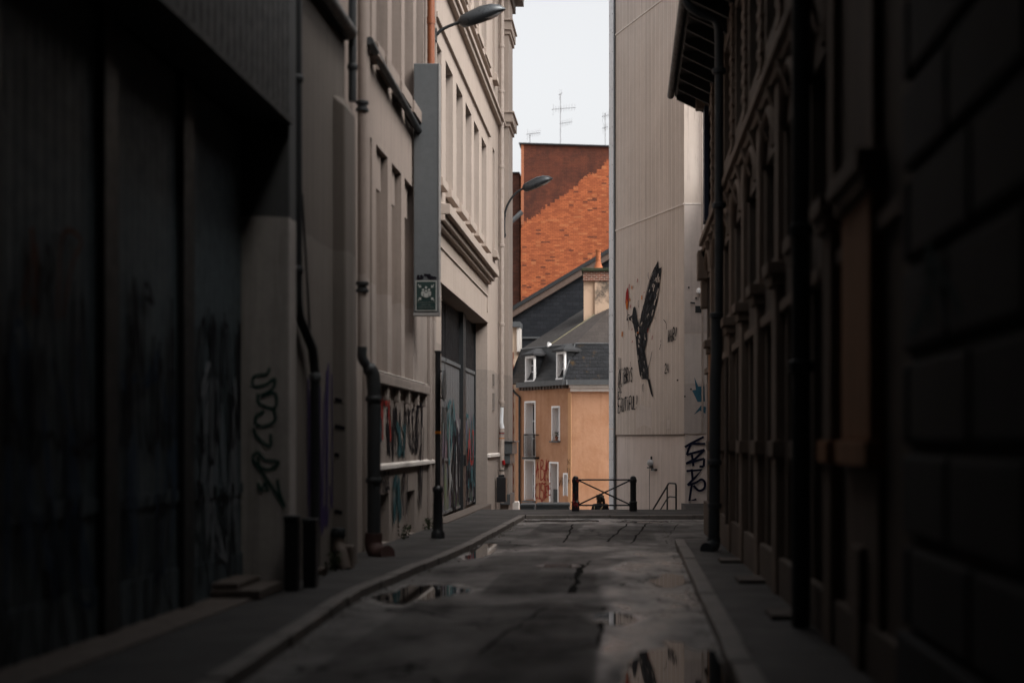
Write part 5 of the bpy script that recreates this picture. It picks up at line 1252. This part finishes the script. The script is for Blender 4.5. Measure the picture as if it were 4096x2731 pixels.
mb = MB(); mb.fbox(f, 8.71, 30.42, zg(19)-.2, .32, -.01, .07); mb.build('plinth', M['dk'], b)
mb = MB(); mb.box(3.0, 9, 30.45, 43.4, -3.7, 10.1); mb.build('rear_light_blocker', M['dk'], b)  # unseen block added to keep side light off the clad front
mb = MB(); mb.box(1.76, 9, 8.72, 18.5, 9.11, 17); mb.build('upper_light_blocker', M['dk'], b)  # unseen block added to shade the near end of the alley
# eave: soffit, fascia, tiles
mb = MB(); mb.prism([(1.74,8.71,9.55),(1.06,8.71,9.02),(1.06,8.71,8.98),(1.10,8.71,8.93),(1.74,8.71,9.0)], (0,21.75,0)); mb.build('soffit', M['dkwood'], b)
mb = MB(); mb.prism([(1.00,8.7,9.05),(8,8.7,12.6),(8,8.7,12.75),(.98,8.7,9.17)], (0,21.9,0)); mb.build('roof', M['tile'], b)
mb = MB(); u = 8.75
while u < 30.5:
    k = 6; ring0, ring1 = [], []
    for i in range(k+1):
        a = math.pi*i/k; yy = u+.10-.095*math.cos(a); zz = .085*math.sin(a)
        ring0.append(Vector((.93, yy, 9.13+zz))); ring1.append(Vector((2.6, yy, 9.13+zz+.85)))
    for i in range(k): mb.face([ring0[i], ring0[i+1], ring1[i+1], ring1[i]])
    mb.face(ring0); u += .2
mb.build('roof_tiles', M['tile'], b)
mb = MB(); mb.tube([(.98,8.7,9.0),(.98,30.55,9.0)], .075, 10); mb.build('gutter', M['pipe'], b, True)
u = 9
while u < 30.4:
    mb = MB(); mb.hexa([(1.1,u,8.86),(1.74,u,8.55),(1.74,u+.1,8.55),(1.1,u+.1,8.86),(1.1,u,8.95),(1.74,u,8.97),(1.74,u+.1,8.97),(1.1,u+.1,8.95)]); mb.build('rafter_end', M['dkwood'], b); u += .85
mb = MB(); mb.fbox(f, 29.75, 30.3, 6.2, 8.6, .0, .09); mb.build('blue_shutter', plain('navy paint', (.012,.022,.05), .6), b)
for q_ in ((29.9,30.38,5.0,5.6,.22),(30.0,30.38,4.4,4.99,.14),(30.1,30.38,8.62,8.93,.25)):
    mb = MB(); mb.fbox(f, *q_[:4], .0, q_[4]); mb.build('end_corbel', M['dkstone'], b, bevel=.02)
M['dkpipe'] = plain('blue black pipe', (.03,.036,.042), .5, .1, .3)
p = thing('drainpipe', (1.5, 23.3, zg(23)), 'dark drainpipe with a swan-neck from the tiled eave, at the right kerb end', 'drainpipe')
mb = MB(); mb.tube(smooth_path([(1.0,23.3,8.95),(1.02,23.3,8.75),(1.2,23.3,8.6),(1.42,23.3,8.52),(1.52,23.3,8.4),(1.54,23.3,8.1)],4)+[(1.54,23.3,3.6)], .07, 12); mb.build('pipe', M['dkpipe'], p, True)
mb = MB(); mb.tube([(1.50,23.3,3.62),(1.50,23.3,3.0),(1.47,23.2,2.6),(1.44,23.1,zg(23)+.25)], .095, 12); mb.build('lower_pipe', M['dkpipe'], p, True)
mb = MB(); mb.tube(smooth_path([(1.44,23.1,zg(23)+.3),(1.44,23.1,zg(23)+.2),(1.38,22.95,zg(23)+.14),(1.3,22.8,zg(23)+.13)],3), .11, 12); mb.build('shoe', M['dkpipe'], p, True)
for z in (7.6,5.4,3.6,1.2,.5):
    mb = MB(); mb.lathe((1.54 if z > 3.7 else (1.50 if z > 3 else 1.455),23.3 if z > 3 else 23.13,z), [(.10,0),(.115,.01),(.115,.08),(.10,.09)], 12); mb.build('collar', M['dkpipe'], p, True)
p = thing('drainpipe', (1.6, 12.6, zg(12)), 'thick blurred drainpipe nearer the camera on the dark right wall', 'drainpipe')
mb = MB(); mb.tube([(1.56,12.6,8.9),(1.56,12.6,zg(12)+.1)], .085, 12); mb.build('pipe', M['dkpipe'], p, True)
for z in (5.9,3.4,2.2):
    mb = MB(); mb.lathe((1.56,12.6,z), [(.09,0),(.11,.01),(.11,.1),(.09,.11)], 12); mb.build('collar', M['dkpipe'], p, True)
mb = MB(); mb.tube([(1.585,22.2,1.9+1.0),(1.585,22.2,.3)], .03, 8); o = mb.build('conduit', M['terradull'], None, True, True); tag(o, 'thin brownish conduit beside the swan-neck drainpipe', 'conduit')
# thresholds on the right pavement
for (y0, ww_, lab) in ((20.3,.5,'worn stone doorstep by the right kerb, farther one'),(17.0,.6,'worn stone doorstep by the right kerb, middle one'),(13.2,.6,'worn stone doorstep by the right kerb, nearest one')):
    mb = MB(); z = zg(y0)+.088; mb.box(1.36, 1.70, y0, y0+ww_, z, z+.05); o = mb.build('doorstep', M['concrete'], None, False, True, .01); tag(o, lab, 'doorstep', 'doorsteps on the right pavement')
mb = MB(); rn = random.Random(77)
for i in range(420):
    y = rn.uniform(9, 36); side = rn.random() < .62
    x = interp(KL, y)+abs(rn.gauss(0, .10))+.02 if side else interp(KR, min(y, 26))-abs(rn.gauss(0, .07))-.02
    z = road_h(x, y)+.006; a = rn.uniform(0, 6.28); l = rn.uniform(.012, .035); d1 = Vector((math.cos(a), math.sin(a), rn.uniform(-.1,.4)))*l; d2 = Vector((-math.sin(a), math.cos(a), rn.uniform(0,.3)))*l*.6
    c0_ = Vector((x, y, z)); mb.face([c0_-d1, c0_+d2, c0_+d1+Vector((0,0,.004)), c0_-d2])
o = mb.build('gutter_litter', plain('wet leaf litter', (.075,.052,.032), .6, 0, .7, 40, 0), None, normals=False); tag(o, 'scattered wet leaves and grit along both gutters', 'litter', None, 'stuff')
mx, my = gp(1283, 1302); mb = MB(); mz = road_h(mx, my)
s = thing('manhole_cover', (mx, my, mz), 'round iron manhole cover in the middle of the road', 'manhole cover')
mb.lathe((mx,my,mz-.02), [(.34,0),(.34,.028),(.30,.03)], 28); mb.build('ring', M['kerb'], s)
mb = MB(); mb.lathe((mx,my,mz-.02), [(.29,0),(.29,.035)], 28)
for i in range(-3, 4): mb.box(mx-.2, mx+.2, my+i*.065-.012, my+i*.065+.012, mz+.016, mz+.021)
mb.build('lid', plain('wet cast iron', (.10,.095,.09), .3, .6, .4), s)
# weeds at the foot of the left walls
def weed(x, y, sd, lab):
    rn = random.Random(sd); z = zg(y)+.09
    s = thing('weed', (x, y, z), lab, 'plant', 'weeds at the wall foot')
    mb = MB()
    for i in range(70):
        a = rn.uniform(0, 6.28); r_ = rn.uniform(0,.16); h = rn.uniform(.02,.26); q_ = Vector((x+r_*math.cos(a)*.7, y+r_*math.sin(a)*1.6, z+h)); e = Vector((rn.uniform(-1,1),rn.uniform(-1,1),rn.uniform(0,1))).normalized()*rn.uniform(.02,.05); sv = e.cross(Vector((.3,.6,.5))).normalized()*.014
        mb.face([q_-e, q_+sv, q_+e, q_-sv])
    mb.build('leaves', M['weed'], s)
    mb = MB()
    for i in range(6): a = rn.uniform(0,6.28); mb.tube([(x,y,z-.02),(x+.06*math.cos(a),y+.12*math.sin(a),z+.2)], .004, 5)
    mb.build('stems', M['weed'], s)
M['weed'] = plain('weed leaves', (.035,.05,.02), .7, bump=0)
weed(-4.08, 26.3, 1, 'weed clump between the two cellar openings'); weed(-3.86, 18.9, 2, 'weed clump by the clay pipe foot'); weed(-4.1, 29.7, 3, 'weed clump behind the black sign post')
